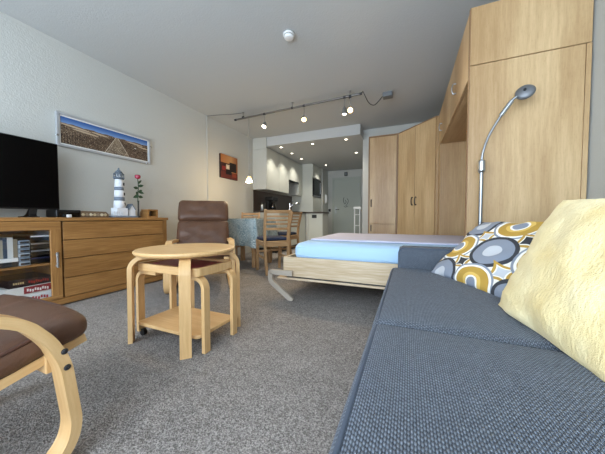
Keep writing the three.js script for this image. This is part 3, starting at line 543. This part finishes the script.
armchair('brown leather bentwood armchair facing the room behind the round table', [-2.165, 0, -2.18], R(42), 'brown bentwood armchairs');

// ---------------------------------------------------------------- round table and the trolley beneath it
{
  const c = V(-1.312, 0, -1.19), t = thing('round_side_table', 'round birch side table on four bent wide legs', 'side table', [c.x, 0, c.z]);
  obj('table_top', lathe([[0.001, 0.528], [0.27, 0.528], [0.287, 0.534], [0.295, 0.545], [0.293, 0.555], [0.286, 0.56], [0.001, 0.56]], 0, 0, 0, 64), M.birch, t);
  for (let k = 0; k < 4; k++) { const a = Math.PI / 4 + k * Math.PI / 2, d = V(Math.cos(a), 0, Math.sin(a)), w = V(-d.z, 0, d.x); obj('leg', ribbon(fillet([d.clone().multiplyScalar(0.1).setY(0.516), d.clone().multiplyScalar(0.312).setY(0.514), d.clone().multiplyScalar(0.316).setY(0)], 0.075, 10), w, 0.058, 0.024), M.birch, t); }
}
{
  const c = V(-1.305, 0, -1.175), t = thing('nesting_trolley', 'low birch trolley with burgundy top and lower shelf tucked under the round table', 'trolley', [c.x, 0, c.z]);
  const hx = 0.25, hz = 0.158, r = 0.04;
  const ring = new THREE.Shape(); const rr = (s, X, Z, q) => { s.moveTo(-X + q, -Z); s.lineTo(X - q, -Z); s.quadraticCurveTo(X, -Z, X, -Z + q); s.lineTo(X, Z - q); s.quadraticCurveTo(X, Z, X - q, Z); s.lineTo(-X + q, Z); s.quadraticCurveTo(-X, Z, -X, Z - q); s.lineTo(-X, -Z + q); s.quadraticCurveTo(-X, -Z, -X + q, -Z); };
  rr(ring, hx, hz, r); const hole = new THREE.Path(); rr(hole, hx - 0.02, hz - 0.02, r * 0.6); ring.holes.push(hole);
  obj('frame', new THREE.ExtrudeGeometry(ring, { depth: 0.042, bevelEnabled: true, bevelSize: 0.002, bevelThickness: 0.002, bevelSegments: 2, curveSegments: 8 }).rotateX(-Math.PI / 2).translate(0, 0.428, 0), M.birch, t);
  const panel = new THREE.Shape(); rr(panel, hx - 0.019, hz - 0.019, r * 0.6);
  obj('top_panel', new THREE.ExtrudeGeometry(panel, { depth: 0.012, bevelEnabled: false, curveSegments: 8 }).rotateX(-Math.PI / 2).translate(0, 0.448, 0), M.burgundy, t);
  const sh = new THREE.Shape(); rr(sh, hx, hz, 0.03);
  obj('shelf', new THREE.ExtrudeGeometry(sh, { depth: 0.014, bevelEnabled: true, bevelSize: 0.003, bevelThickness: 0.003, bevelSegments: 2, curveSegments: 6 }).rotateX(-Math.PI / 2).translate(0, 0.085, 0), M.birch, t);
  for (const sx of [-1, 1]) for (const sz of [-1, 1]) {
    const l = obj('leg', ribbon(fillet([V(sx * 0.1, 0.414, sz * 0.12), V(sx * 0.272, 0.414, sz * 0.12), V(sx * 0.272, sx < 0 ? 0.028 : 0, sz * 0.12)], 0.06, 10), V(0, 0, 1), 0.042, 0.022), M.birch, t);
    if (sx < 0) obj('caster', new THREE.CylinderGeometry(0.022, 0.022, 0.02, 16).rotateX(Math.PI / 2).translate(-0.25, 0.022, sz * 0.12), M.black, l);
  }
}

// ---------------------------------------------------------------- dining table, cloth, chairs
const DT = { x0: -2.75, x1: -2.09, z0: -3.14, z1: -3.70, y: 0.735 };
{
  const t = place('dining_table', 'small dining table under a patterned cloth', 'dining table', [(DT.x0 + DT.x1) / 2, 0, (DT.z0 + DT.z1) / 2]);
  obj('table_top', box(DT.x0, DT.x1, 0.705, DT.y, DT.z0, DT.z1, 0.005), M.chairWood, t, 'x');
  for (const x of [DT.x0 + 0.06, DT.x1 - 0.06]) for (const z of [DT.z0 - 0.06, DT.z1 + 0.06]) obj('leg', box(x - 0.03, x + 0.03, 0, 0.704, z - 0.03, z + 0.03, 0.005), M.chairWood, t, 'y');
  // cloth: top sheet and a hanging skirt with folds
  const cx = (DT.x0 + DT.x1) / 2, cz = (DT.z0 + DT.z1) / 2, hx = (DT.x1 - DT.x0) / 2 + 0.012, hz = (DT.z0 - DT.z1) / 2 + 0.012, n = 160, rows = 14, P = [], U = [], I = [];
  const per = (k) => { const q = k / n * 4, sd = Math.floor(q) % 4, f = (q % 1) * 2 - 1; return [[f, 1], [1, -f], [-f, -1], [-1, f]][sd]; };
  for (let k = 0; k <= n; k++) { const [a, b] = per(k), cor = Math.pow(Math.min(Math.abs(a), Math.abs(b)), 4); const fold = Math.sin(k * 0.55) * 0.6 + Math.sin(k * 0.31 + 1) * 0.6;
    for (let j = 0; j <= rows; j++) { const v = j / rows, drop = (0.405 + 0.03 * cor) * v, out = 0.028 * v + 0.018 * fold * v * (1 - cor) + 0.03 * cor * v; const ro = j === 0 ? -0.004 : 0;
      const nx = Math.abs(a) > 0.999 ? Math.sign(a) : Math.abs(b) > 0.999 ? 0 : a, nz = Math.abs(b) > 0.999 ? Math.sign(b) : 0;
      P.push(a * hx + nx * (out + ro), DT.y + 0.006 - drop - (j === 0 ? 0 : 0.003), b * hz + nz * (out + ro)); U.push(cx + a * hx + (nz ? 0 : v * 0.4), (nz ? v * 0.4 : 0) + b * hz); } }
  for (let k = 0; k < n; k++) for (let j = 0; j < rows; j++) { const a = k * (rows + 1) + j, b = a + rows + 1; I.push(a, a + 1, b, b, a + 1, b + 1); }
  const sk = new THREE.BufferGeometry(); sk.setAttribute('position', new THREE.Float32BufferAttribute(P, 3)); sk.setAttribute('uv', new THREE.Float32BufferAttribute(U, 2)); sk.setIndex(I); sk.computeVertexNormals();
  const topG = new THREE.PlaneGeometry(2 * hx - 0.006, 2 * hz - 0.006).rotateX(-Math.PI / 2).translate(0, DT.y + 0.0062, 0); { const u = topG.attributes.uv; for (let i = 0; i < u.count; i++) u.setXY(i, u.getX(i) * 2 * hx, u.getY(i) * 2 * hz); }
  const g = mergeGeometries([flat(sk), flat(topG)]); g.userData.keep = true;
  const cl = tag(obj('tablecloth', g, M.cloth), 'blue-green leaf patterned cloth hanging over the dining table', 'tablecloth'); cl.position.set(cx, 0, cz);
}
function diningChair(label, at, face) {                                // face = direction the sitter looks, origin below the seat centre
  const t = thing('dining_chair', label, 'chair', at, Math.atan2(face[0], face[1]), 'slatted dining chairs');
  for (const s of [-1, 1]) {
    obj('rear_post', ribbon([V(s * 0.15, 0, -0.24), V(s * 0.157, 0.22, -0.205), V(s * 0.162, 0.44, -0.19), V(s * 0.166, 0.62, -0.205), V(s * 0.17, 0.86, -0.26)], V(1, 0, 0), 0.03, 0.036), M.chairWood, t);
    obj('front_leg', ribbon([V(s * 0.17, 0.425, 0.18), V(s * 0.165, 0, 0.185)], V(1, 0, 0), 0.032, 0.034), M.chairWood, t);
    obj('side_stretcher', box(s * 0.157 - 0.01, s * 0.157 + 0.01, 0.2, 0.228, -0.19, 0.165), M.chairWood, t, 'z');
    obj('side_apron', box(s * 0.16 - 0.01, s * 0.16 + 0.01, 0.37, 0.425, -0.18, 0.165), M.chairWood, t, 'z');
  }
  obj('front_apron', box(-0.155, 0.155, 0.37, 0.425, 0.168, 0.188), M.chairWood, t); obj('rear_apron', box(-0.15, 0.15, 0.37, 0.425, -0.2, -0.18), M.chairWood, t);
  obj('front_stretcher', box(-0.15, 0.15, 0.26, 0.285, 0.172, 0.19), M.chairWood, t);
  obj('seat', box(-0.19, 0.19, 0.425, 0.443, -0.19, 0.21, 0.008), M.chairWood, t);
  obj('seat_pad', soft(0.36, 0.045, 0.36, 0.02, { bulge: 0.012, sx: 10, sy: 3, sz: 10 }).translate(0, 0.466, 0.015), M.navy, t);
  [[0.825, 0.04], [0.765, 0.022], [0.715, 0.022], [0.665, 0.022], [0.6, 0.03]].forEach(([y, h]) => { const z = -0.2 - Math.max(0, y - 0.6) * 0.225; obj('back_slat', ribbon(Array.from({ length: 9 }, (_, k) => { const u = k / 4 - 1; return V(u * 0.160, y + 0.006, z - 0.028 * (1 - u * u)); }), V(0, 1, -0.25), h, 0.013), M.chairWood, t); });
  return t;
}
{ const f = [-0.735, -0.678]; diningChair('slatted wooden dining chair closest to the bed, seen from behind its navy pad', [-1.605 + f[0] * 0.21, 0, -2.92 + f[1] * 0.21], f); }
diningChair('slatted wooden dining chair further along the table by the kitchen counter end', [-2.08, 0, -4.06], [-1, -0.06]);
diningChair('slatted wooden dining chair behind the patterned cloth, near the painting', [-2.83, 0, -3.99], [0.36, 0.93]);

// ---------------------------------------------------------------- kitchen
const KX = -2.82, KY0 = 1.385;
{
  const t = place('wall_cabinet_bulkhead', 'pale tall end panel closing the kitchen wall cabinets', 'panel', [-3.0, KY0, -4.69]);
  obj('end_panel', box(-3.168, KX - 0.004, KY0 - 0.01, 2.235, -4.672, -4.69), M.kitchenSide, t); obj('upper_panel', box(-3.168, KX - 0.004, 2.24, 2.479, -4.672, -4.69), M.kitchenSide, t);
  const cells = [[-4.69, -5.24, KY0, 1, 'cream wall cabinet next to the end panel above the coffee maker'], [-5.24, -5.76, KY0, 1, 'cream wall cabinet between the end cabinet and the cooker hood'], [-5.76, -6.36, 1.74, 1, 'short cream wall cabinet above the cooker hood'], [-6.36, -6.65, KY0, 1, 'narrow cream wall cabinet beside the microwave tower']];
  for (const [a, b, y, , l] of cells) { const w = place('wall_cabinet', l, 'cabinet', [-3.0, y, (a + b) / 2], 'kitchen wall cabinets'); obj('body', box(-3.168, KX - 0.022, y, 2.26, a - 0.001, b + 0.001), M.kitchenSide, w); obj('door', box(KX - 0.02, KX, y - 0.012, 2.225, a - 0.003, b + 0.003, 0.003), M.kitchen, w); obj('cornice', box(KX - 0.02, KX - 0.004, 2.232, 2.262, a - 0.001, b + 0.001), M.kitchen, w); }
  const h = place('cooker_hood', 'dark pull-out cooker hood under the short wall cabinet', 'cooker hood', [-2.98, 1.66, -6.06]); obj('body', box(-3.16, KX - 0.01, 1.68, 1.738, -5.765, -6.355, 0.004), M.darkGrey, h); obj('front_lip', box(KX - 0.01, KX + 0.02, 1.67, 1.727, -5.765, -6.355, 0.006), M.blackGloss, h); obj('filter', box(-3.1, KX - 0.04, 1.674, 1.68, -5.8, -6.32), M.steel, h);
}
{
  const x = -2.5, t = place('microwave_tower', 'tall cream kitchen cupboard holding the built-in microwave', 'cabinet', [-2.83, 0, -7.03]);
  obj('body', [box(-3.168, x - 0.02, 0, 1.36, -6.652, -7.41), box(-3.168, x - 0.02, 1.9, 2.285, -6.652, -7.41), box(-3.168, x - 0.02, 1.36, 1.9, -6.652, -6.67), box(-3.168, x - 0.02, 1.36, 1.9, -7.392, -7.41), box(-3.168, -3.1, 1.36, 1.9, -6.67, -7.392)], M.kitchen, t);
  obj('upper_door', box(x - 0.02, x, 1.905, 2.275, -6.656, -7.406, 0.003), M.kitchen, t); obj('lower_door', box(x - 0.02, x, 0.1, 1.34, -6.656, -7.406, 0.003), M.kitchen, t);
  const m = place('built_in_microwave', 'black built-in microwave in the tall cream cupboard', 'microwave', [-2.75, 1.362, -7.03]);
  obj('body', box(-3.05, x - 0.005, 1.362, 1.88, -6.69, -7.38), M.black, m); obj('door', box(x - 0.005, x + 0.018, 1.42, 1.86, -6.7, -7.22, 0.005), M.blackGloss, m); obj('control_panel', box(x - 0.005, x + 0.014, 1.42, 1.86, -7.225, -7.37, 0.004), M.darkGrey, m); obj('handle', rod(V(x + 0.035, 1.47, -7.19), V(x + 0.035, 1.81, -7.19), 0.009), M.steel, m); obj('vent_trim', box(x - 0.005, x + 0.012, 1.365, 1.41, -6.7, -7.37, 0.003), M.grey, m);
}
{
  const labels = ['cream base cabinet at the dining end of the kitchen counter', 'cream base cabinet under the coffee maker', 'cream base cabinet under the chrome tap'];
  [[-4.69, -5.28], [-5.28, -5.72], [-5.72, -6.15]].forEach(([a, b], i) => { const w = place('base_cabinet', labels[i], 'cabinet', [-2.85, 0, (a + b) / 2], 'kitchen base cabinets'); obj('body', box(-3.168, -2.545, 0.1, 0.87, a - 0.001, b + 0.001), M.kitchenSide, w); obj('door', box(-2.545, -2.525, 0.11, 0.865, a - 0.003, b + 0.003, 0.003), M.kitchen, w); obj('plinth', box(-3.1, -2.6, 0, 0.099, a - 0.002, b + 0.002), M.darkGrey, w); });
  const p = place('corner_cabinet', 'cream counter end cabinet with a dark socket by the hallway', 'cabinet', [-2.6, 0, -6.38]);
  obj('body', box(-3.168, -2.05, 0.0, 0.87, -6.175, -6.645), M.kitchenSide, p); obj('front_panel', box(-2.43, -2.052, 0.02, 0.868, -6.155, -6.173, 0.002), M.kitchen, p); obj('filler_panel', box(-2.524, -2.434, 0.02, 0.868, -6.155, -6.173, 0.002), M.kitchenSide, p);
  const s = place('wall_socket', 'dark rectangular power socket on the cream counter end panel', 'socket', [-2.27, 0.8, -6.15]); obj('plate', box(-2.34, -2.21, 0.75, 0.835, -6.154, -6.143, 0.004), M.black, s); obj('insert', [box(-2.325, -2.28, 0.77, 0.815, -6.143, -6.139), box(-2.27, -2.225, 0.77, 0.815, -6.143, -6.139)], M.darkGrey, s);
  tag(obj('worktop', [box(-3.168, -2.5, 0.871, 0.91, -4.68, -6.14), box(-3.168, -2.02, 0.871, 0.91, -6.14, -6.648)], M.worktop, scene, 'z'), 'dark brown kitchen worktop running along the wall', 'worktop');
  tag(obj('backsplash', box(-3.169, -3.157, 0.911, KY0 - 0.012, -4.68, -6.648), M.splash), 'dark brown backsplash behind the kitchen counter', 'backsplash');
}
{
  const t = place('thermos_flask', 'slim steel thermos flask on the kitchen counter', 'thermos', [-3.0, 0.91, -4.78]); obj('body', lathe([[0.001, 0], [0.036, 0], [0.037, 0.12], [0.028, 0.14]], -3.0, 0.91, -4.78), M.steel, t); obj('lid', cyl(0.03, 0.026, 0.035, -3.0, 1.048, -4.78), M.darkGrey, t);
  const c = place('coffee_maker', 'black filter coffee maker on the kitchen counter', 'coffee maker', [-2.93, 0.91, -5.08]);
  obj('base', box(-3.05, -2.83, 0.91, 0.945, -4.98, -5.2, 0.008), M.black, c); obj('tower', box(-3.05, -2.97, 0.945, 1.22, -4.99, -5.19, 0.012), M.black, c); obj('brew_head', box(-3.05, -2.83, 1.14, 1.24, -4.97, -5.21, 0.02), M.black, c);
  const k = obj('carafe', lathe([[0.001, 0.946], [0.055, 0.946], [0.066, 0.98], [0.06, 1.05], [0.045, 1.09], [0.05, 1.1], [0.001, 1.102]], -2.895, 0, -5.09), std(0x14110f, 0.1), c); obj('handle', tube([V(-2.85, 1.08, -5.05), V(-2.81, 1.07, -5.02), V(-2.81, 0.99, -5.02), V(-2.84, 0.97, -5.05)], 0.008, 16, 6), M.black, k);
  const f = place('kitchen_tap', 'chrome kitchen tap with a long angled spout', 'tap', [-2.9, 0.91, -5.97]);
  obj('base', cyl(0.028, 0.026, 0.05, -2.9, 0.91, -5.97), M.chrome, f); obj('column', cyl(0.024, 0.024, 0.19, -2.9, 0.95, -5.97), M.chrome, f);
  obj('spout', tube([V(-2.9, 1.04, -5.97), V(-2.82, 1.09, -6.0), V(-2.74, 1.14, -6.05), V(-2.7, 1.15, -6.08), V(-2.68, 1.11, -6.1)], 0.017, 24, 10), M.chrome, f); obj('lever', rod(V(-2.9, 1.14, -5.97), V(-2.82, 1.19, -6.03), 0.009), M.chrome, f);
}

// ---------------------------------------------------------------- wardrobes and the wall-bed unit (right-hand side)
const WT = 2.135, FX = 0.36;
const bow = (a, b, out, r = 0.005) => tube([a, a.clone().addScaledVector(out, 0.022), a.clone().lerp(b, 0.5).addScaledVector(out, 0.032), b.clone().addScaledVector(out, 0.022), b], r, 20, 6);
{
  const t = place('wardrobe', 'narrow beech wardrobe beside the hallway opening', 'wardrobe', [-0.41, 0, -4.74]);
  obj('body', box(-0.64, -0.175, 0, WT, -4.46, -5.055), M.beech, t, 'y');
  const d = obj('upper_door', box(-0.625, -0.2, 0.65, WT - 0.02, -4.438, -4.458, 0.003), M.beech, t, 'y'); obj('lower_door', box(-0.625, -0.2, 0.05, 0.637, -4.438, -4.458, 0.003), M.beech, t, 'y');
  obj('handle', bow(V(-0.595, 0.95, -4.438), V(-0.595, 1.06, -4.438), V(0, 0, 1), 0.008), M.darkGrey, d); obj('handle', bow(V(-0.595, 0.53, -4.438), V(-0.595, 0.62, -4.438), V(0, 0, 1), 0.008), M.darkGrey, t);
  obj('frame_strip', [box(-0.648, -0.63, 0, WT + 0.006, -4.436, -4.459), box(-0.195, -0.172, 0, WT + 0.006, -4.436, -4.459), box(-0.63, -0.195, WT - 0.014, WT + 0.006, -4.436, -4.459)], M.beechEdge, t);
}
{
  const a = V(-0.165, 0, -4.44), b = V(0.345, 0, -3.885), t = place('corner_wardrobe', 'beech corner wardrobe with two angled doors', 'wardrobe', [0.3, 0, -4.5]);
  obj('body', shapeBox([[a.x, a.z], [b.x, b.z], [0.96, -3.885], [0.96, -5.05], [a.x, -5.05]], 0, WT), M.beech, t, 'y');
  const d = b.clone().sub(a), len = d.length(), ang = Math.atan2(-d.z, d.x), n = V(-Math.sin(-ang), 0, Math.cos(ang)); d.normalize();
  const out = V(d.z, 0, -d.x).multiplyScalar(d.z * 1 + -d.x * 0 < 0 ? 1 : 1); if (out.z < 0) out.negate();
  for (const s of [0, 1]) {
    const m = a.clone().addScaledVector(d, len * (0.26 + 0.485 * s)).addScaledVector(out, 0.011), w = len * 0.477;
    const g = uvm(box(-w / 2, w / 2, 0.06, WT - 0.015, -0.009, 0.009, 0.003), 'y').rotateY(ang).translate(m.x, 0, m.z); g.userData.keep = true;
    const dr = obj('door', g, M.beech, t);
    const p = a.clone().addScaledVector(d, len * (s ? 0.548 : 0.457)).addScaledVector(out, 0.02); obj('handle', bow(p.clone().setY(0.95), p.clone().setY(1.06), out, 0.007), M.darkGrey, dr);
  }
  obj('cornice', rod(a.clone().setY(WT - 0.005).addScaledVector(out, 0.012), b.clone().setY(WT - 0.005).addScaledVector(out, 0.012), 0.008, 6), M.beechEdge, t);
}
{
  const t = place('bed_cabinet', 'large beech wall-bed unit with overhead lockers and a tall end panel', 'wall bed unit', [0.67, 0, -2.95]);
  obj('end_panel', box(FX + 0.004, 0.93, 0.02, 1.757, -2.0, -2.035, 0.003), M.beech, t, 'y');
  obj('upper_end_panel', box(FX + 0.004, 0.955, 1.762, WT, -2.0, -2.035, 0.003), M.beech, t, 'y');
  obj('wall_strip', box(0.932, 0.955, 0.02, 1.757, -1.998, -2.035, 0.002), M.beech, t, 'y');
  obj('front_edge', box(FX - 0.002, FX + 0.003, 0.02, WT, -2.0, -2.035), M.beechEdge, t);
  obj('far_panel', box(FX, 0.945, 0, 1.69, -3.63, -3.88), M.beech, t, 'y');
  obj('back_panel', box(0.946, 0.962, 0, WT, -2.036, -3.88), M.beech, t, 'y');
  const c = obj('overhead_locker', box(FX + 0.02, 0.945, 1.69, WT, -2.036, -3.88), M.beech, t, 'z');
  [[-2.04, -2.955], [-2.96, -3.88]].forEach(([p, q], i) => { const d = obj('locker_door', box(FX, FX + 0.019, 1.693, WT - 0.003, p, q, 0.003), M.beech, t, 'y'); const hz = i ? -3.51 : -2.53; obj('handle', bow(V(FX, 1.82, hz), V(FX, 1.90, hz), V(-1, 0, 0), 0.006), M.steel, d); });
}
// ---------------------------------------------------------------- bed
{
  const t = place('fold_down_bed', 'fold-down wall bed in pale limed wood', 'bed', [-0.1, 0, -2.78]);
  const z0 = -2.055, z1 = -3.5;
  obj('side_board', box(-1.065, 0.94, 0.215, 0.392, z0, z0 - 0.025, 0.004), M.limed, t, 'x'); obj('side_board', box(-1.065, 0.94, 0.215, 0.392, z1 + 0.025, z1, 0.004), M.limed, t, 'x');
  obj('foot_board', box(-1.065, -1.04, 0.215, 0.392, z0 - 0.026, z1 + 0.026, 0.004), M.limed, t, 'z'); obj('head_board', box(0.92, 0.94, 0.215, 0.392, z0 - 0.026, z1 + 0.026), M.limed, t, 'z');
  obj('base_panel', box(-1.125, 0.94, 0.185, 0.203, z0 + 0.004, z1 - 0.004, 0.003), M.limed, t, 'x');
  obj('spacer', box(-1.03, 0.9, 0.203, 0.216, z0 - 0.012, z1 + 0.012), M.darkGrey, t);
  for (let k = 0; k < 12; k++) obj('slat', box(-0.98 + k * 0.155, -0.9 + k * 0.155, 0.34, 0.352, z0 - 0.03, z1 + 0.03), M.birch, t);
  for (const z of [-2.03, -3.525]) obj('leg', ribbon(fillet([V(-0.96, 0.248, z), V(-1.185, 0.248, z), V(-1.185, 0.16, z), V(-0.96, 0, z)], [0.014, 0.03], 5), V(0, 0, 1), 0.026, 0.045), M.greyMetal, t);
  const m = thing('mattress', 'mattress in a pale blue fitted sheet on the wall bed', 'mattress', [-0.04, 0.352, -2.78]);
  obj('mattress_body', soft(1.9, 0.17, 1.36, 0.07, { sx: 60, sy: 8, sz: 24, bulge: 0.006, wr: 0.004, s: 21, freq: 6 }).translate(0, 0.085, 0), M.blueSheet, m);
  const wrinkle = (y, z, a) => tube(Array.from({ length: 24 }, (_, k) => V(-0.92 + k * 0.078, y + a * 0.012 * Math.sin(k * 0.7 + a * 3) + 0.004 * Math.sin(k * 2.1), z - 0.001 * (k % 2))), 0.0075, 80, 6);
  obj('sheet_fold', wrinkle(0.062, 0.674, 1), M.blueSheet, m); obj('sheet_fold', wrinkle(0.12, 0.668, -0.7), M.blueSheet, m);
  const p = tag(obj('bed_cover', soft(1.82, 0.018, 1.09, 0.008, { sx: 50, sy: 2, sz: 30, bulge: 0.004, wr: 0.003, s: 25, freq: 5 }), M.lilac), 'lilac white cover lying flat over the far side of the mattress', 'bed cover'); p.position.set(0.0, 0.5335, -2.9);
}

// ---------------------------------------------------------------- reading lamp behind the sofa
{
  const x = 0.425, z = -1.93, t = place('reading_floor_lamp', 'chrome floor reading lamp with a bent neck and round head', 'floor lamp', [x, 0, z]);
  obj('base', lathe([[0.001, 0.022], [0.02, 0.02], [0.06, 0.014], [0.065, 0.008], [0.065, 0], [0.001, 0]].reverse(), x, 0, z), M.steel, t);
  obj('pole', rod(V(x, 0.01, z), V(x, 1.06, z), 0.0115, 14), std(0x9a9ea3, 0.3, { metalness: 1 }), t);
  obj('joint', lathe([[0.001, 1.04], [0.016, 1.04], [0.021, 1.055], [0.021, 1.11], [0.015, 1.12], [0.001, 1.12]], x, 0, z, 18), M.steel, t);
  const head = V(0.622, 1.495, -1.895);
  obj('neck', tube([V(x, 1.11, z), V(x + 0.006, 1.17, z), V(x + 0.035, 1.27, z), V(x + 0.09, 1.38, z + 0.01), V(x + 0.135, 1.455, z + 0.02), V(x + 0.175, 1.485, z + 0.03)], 0.007, 40, 10), std(0x9a9ea3, 0.3, { metalness: 1 }), t);
  obj('collar', rod(V(x + 0.09, 1.382, z + 0.01), V(x + 0.14, 1.458, z + 0.02), 0.0125, 12), M.steel, t);
  const q = new THREE.Quaternion().setFromUnitVectors(V(0, 1, 0), V(-0.35, 0.3, 0.9).normalize());
  const h = obj('lamp_head', lathe([[0.001, 0.018], [0.02, 0.016], [0.04, 0.008], [0.048, -0.004], [0.044, -0.012], [0.001, -0.012]].reverse(), 0, 0, 0, 28).scale(1, 1, 1).applyQuaternion(q).translate(head.x, head.y, head.z), std(0x77797c, 0.45, { metalness: 0.5 }), t);
  obj('switch', cyl(0.008, 0.007, 0.008, 0, 0.017, 0, 10).applyQuaternion(q).translate(head.x, head.y, head.z), M.darkGrey, h);
}

// ---------------------------------------------------------------- sofa
{
  const t = place('sofa', 'dark blue-grey woven sofa in the foreground', 'sofa', [0.4, 0, -0.78]);
  const SZ0 = 0.16, SZ1 = -1.71, mid = -0.79, xf = -0.098;
  obj('base', soft(0.86, 0.23, SZ0 - SZ1 + 0.02, 0.02, { sx: 8, sz: 8 }).translate(xf + 0.02 + 0.43, 0.175, (SZ0 + SZ1) / 2), M.sofa, t, 'z');
  [[SZ0, mid], [mid, SZ1]].forEach(([a, b], i) => {
    const w = 0.68, g = soft(w, 0.155, a - b - 0.001, 0.02, { sx: 30, sy: 6, sz: 40, bulge: 0.012, wr: 0.002, s: 31 + i, side: 0.008, freq: 4 }).translate(xf + w / 2, 0.355, (a + b) / 2);
    const c = obj('seat_cushion', g, M.sofa, t, 'z');
    obj('piping', tube([V(xf + 0.016, 0.427, b + 0.02), V(xf + 0.012, 0.43, b + 0.15), V(xf + 0.012, 0.432, (a + b) / 2), V(xf + 0.012, 0.43, a - 0.15), V(xf + 0.016, 0.427, a - 0.02)], 0.0045, 60, 6), M.sofaPiping, c);
  });
  const back = (a, b, i) => obj('back_cushion', soft(0.2, 0.3, a - b - 0.006, 0.05, { sx: 8, sy: 10, sz: 24, s: 41 + i }).rotateZ(R(-12)).translate(0.63, 0.545, (a + b) / 2), M.sofa, t, 'z');
  back(SZ0, mid, 0); back(mid, SZ1, 1);
  obj('back_frame', soft(0.16, 0.6, SZ0 - SZ1 + 0.3, 0.03, { sx: 6, sy: 8, sz: 20 }).translate(0.84, 0.36, (SZ0 + SZ1) / 2), M.sofa, t, 'z');
  for (const [a, b] of [[SZ1 - 0.002, SZ1 - 0.15], [SZ0 + 0.152, SZ0 + 0.004]]) { const m = obj('arm', soft(0.84, 0.51, 0.148, 0.02, { sx: 18, sy: 12, sz: 8 }).translate(-0.058 + 0.42, 0.305, (a + b) / 2), M.sofa, t, 'x'); for (const z of [a - 0.008, b + 0.008]) obj('piping', tube([V(-0.056, 0.1, z), V(-0.056, 0.3, z), V(-0.055, 0.53, z), V(-0.035, 0.556, z), V(0.24, 0.558, z), V(0.72, 0.558, z)], 0.005, 60, 6, 0.1), M.sofaPiping, m); }
  for (const x of [xf + 0.07, 0.85]) for (const z of [SZ0 + 0.05, SZ1 - 0.05]) obj('foot', cyl(0.02, 0.026, 0.062, x, 0, z, 14), M.darkGrey, t);
}
function poseOn(o, bl, br, upHint) {                                   // local x runs bl to br, local y leans towards upHint, local +z faces the room
  const X = br.clone().sub(bl).normalize(), Y = upHint.clone().addScaledVector(X, -upHint.dot(X)).normalize(), Z = X.clone().cross(Y);
  o.quaternion.setFromRotationMatrix(new THREE.Matrix4().makeBasis(X, Y, Z));
  o.position.copy(bl).add(br).multiplyScalar(0.5); return Y;
}
{
  const circles = canvasTex(512, 512, (c, w, h) => {
    c.fillStyle = '#eceae2'; c.fillRect(0, 0, w, h);
    const gold = '#b8933f', grey = '#878f9d', dark = '#33363d', pale = '#c3c8cf', white = '#f1efe8';
    const ell = (x, y, r, col) => { c.fillStyle = col; c.beginPath(); c.ellipse(x, y, r * 1.43, r * 1.5, 0.15, 0, Math.PI * 2); c.fill(); };
    const S = 215; c.save(); c.scale(1, 1);
    for (let j = -1; j < 5; j++) for (let i = -1; i < 5; i++) {
      const x = i * S + 90, y = j * S + 70, k = mod(i + j, 2);
      if (k === 0) { ell(x, y, 76, dark); ell(x, y, 64, grey); ell(x, y, 30, pale); }
      else if (k === 1) { ell(x, y, 78, grey); ell(x, y, 71, white); ell(x, y, 63, gold); ell(x, y, 38, '#d9b55e'); ell(x, y, 27, white); ell(x, y, 21, grey); }
      else { ell(x, y, 74, gold); ell(x, y, 56, white); ell(x, y, 49, dark); ell(x, y, 42, pale); ell(x, y, 20, grey); }
      const sx = x + S / 2, sy = y + S / 2, q = (d, col) => { c.fillStyle = col; c.beginPath(); c.moveTo(sx - d, sy - d * 0.9); c.quadraticCurveTo(sx, sy - d * 0.55, sx + d, sy - d); c.quadraticCurveTo(sx + d * 0.55, sy, sx + d, sy + d); c.quadraticCurveTo(sx, sy + d * 0.55, sx - d, sy + d); c.quadraticCurveTo(sx - d * 0.55, sy, sx - d, sy - d * 0.9); c.fill(); };
      q(56, gold); q(38, white); q(30, (i + j) % 2 ? dark : pale);
    }
  });
  const o = obj('patterned_cushion', pillowGeo(0.56, 0.43, 0.125, { s: 51, wr: 0.012, pinch: 0.06 }), std(0xffffff, 0.85, { map: circles }));
  tag(o, 'cushion with grey, gold and charcoal circles against the sofa arm', 'cushion');
  const Y = poseOn(o, V(0.13, 0.437, -1.63), V(0.37, 0.437, -1.12), V(0.60, 0.66, -0.28)); o.position.addScaledVector(Y, 0.198);
  const y = obj('yellow_cushion', pillowGeo(0.50, 0.415, 0.12, { s: 61, wr: 0.012, pinch: 0.045, pow: 0.5 }), M.yellow);
  tag(y, 'plush pale yellow cushion leaning on the sofa back', 'cushion');
  const Y2 = poseOn(y, V(0.295, 0.445, -1.075), V(0.365, 0.44, -0.58), V(0.16, 0.37, -0.10)); y.position.addScaledVector(Y2, 0.195);
}

scene.traverse((o) => { if (o.isMesh) { o.castShadow = true; o.receiveShadow = true; } });
renderer.render(scene, camera);
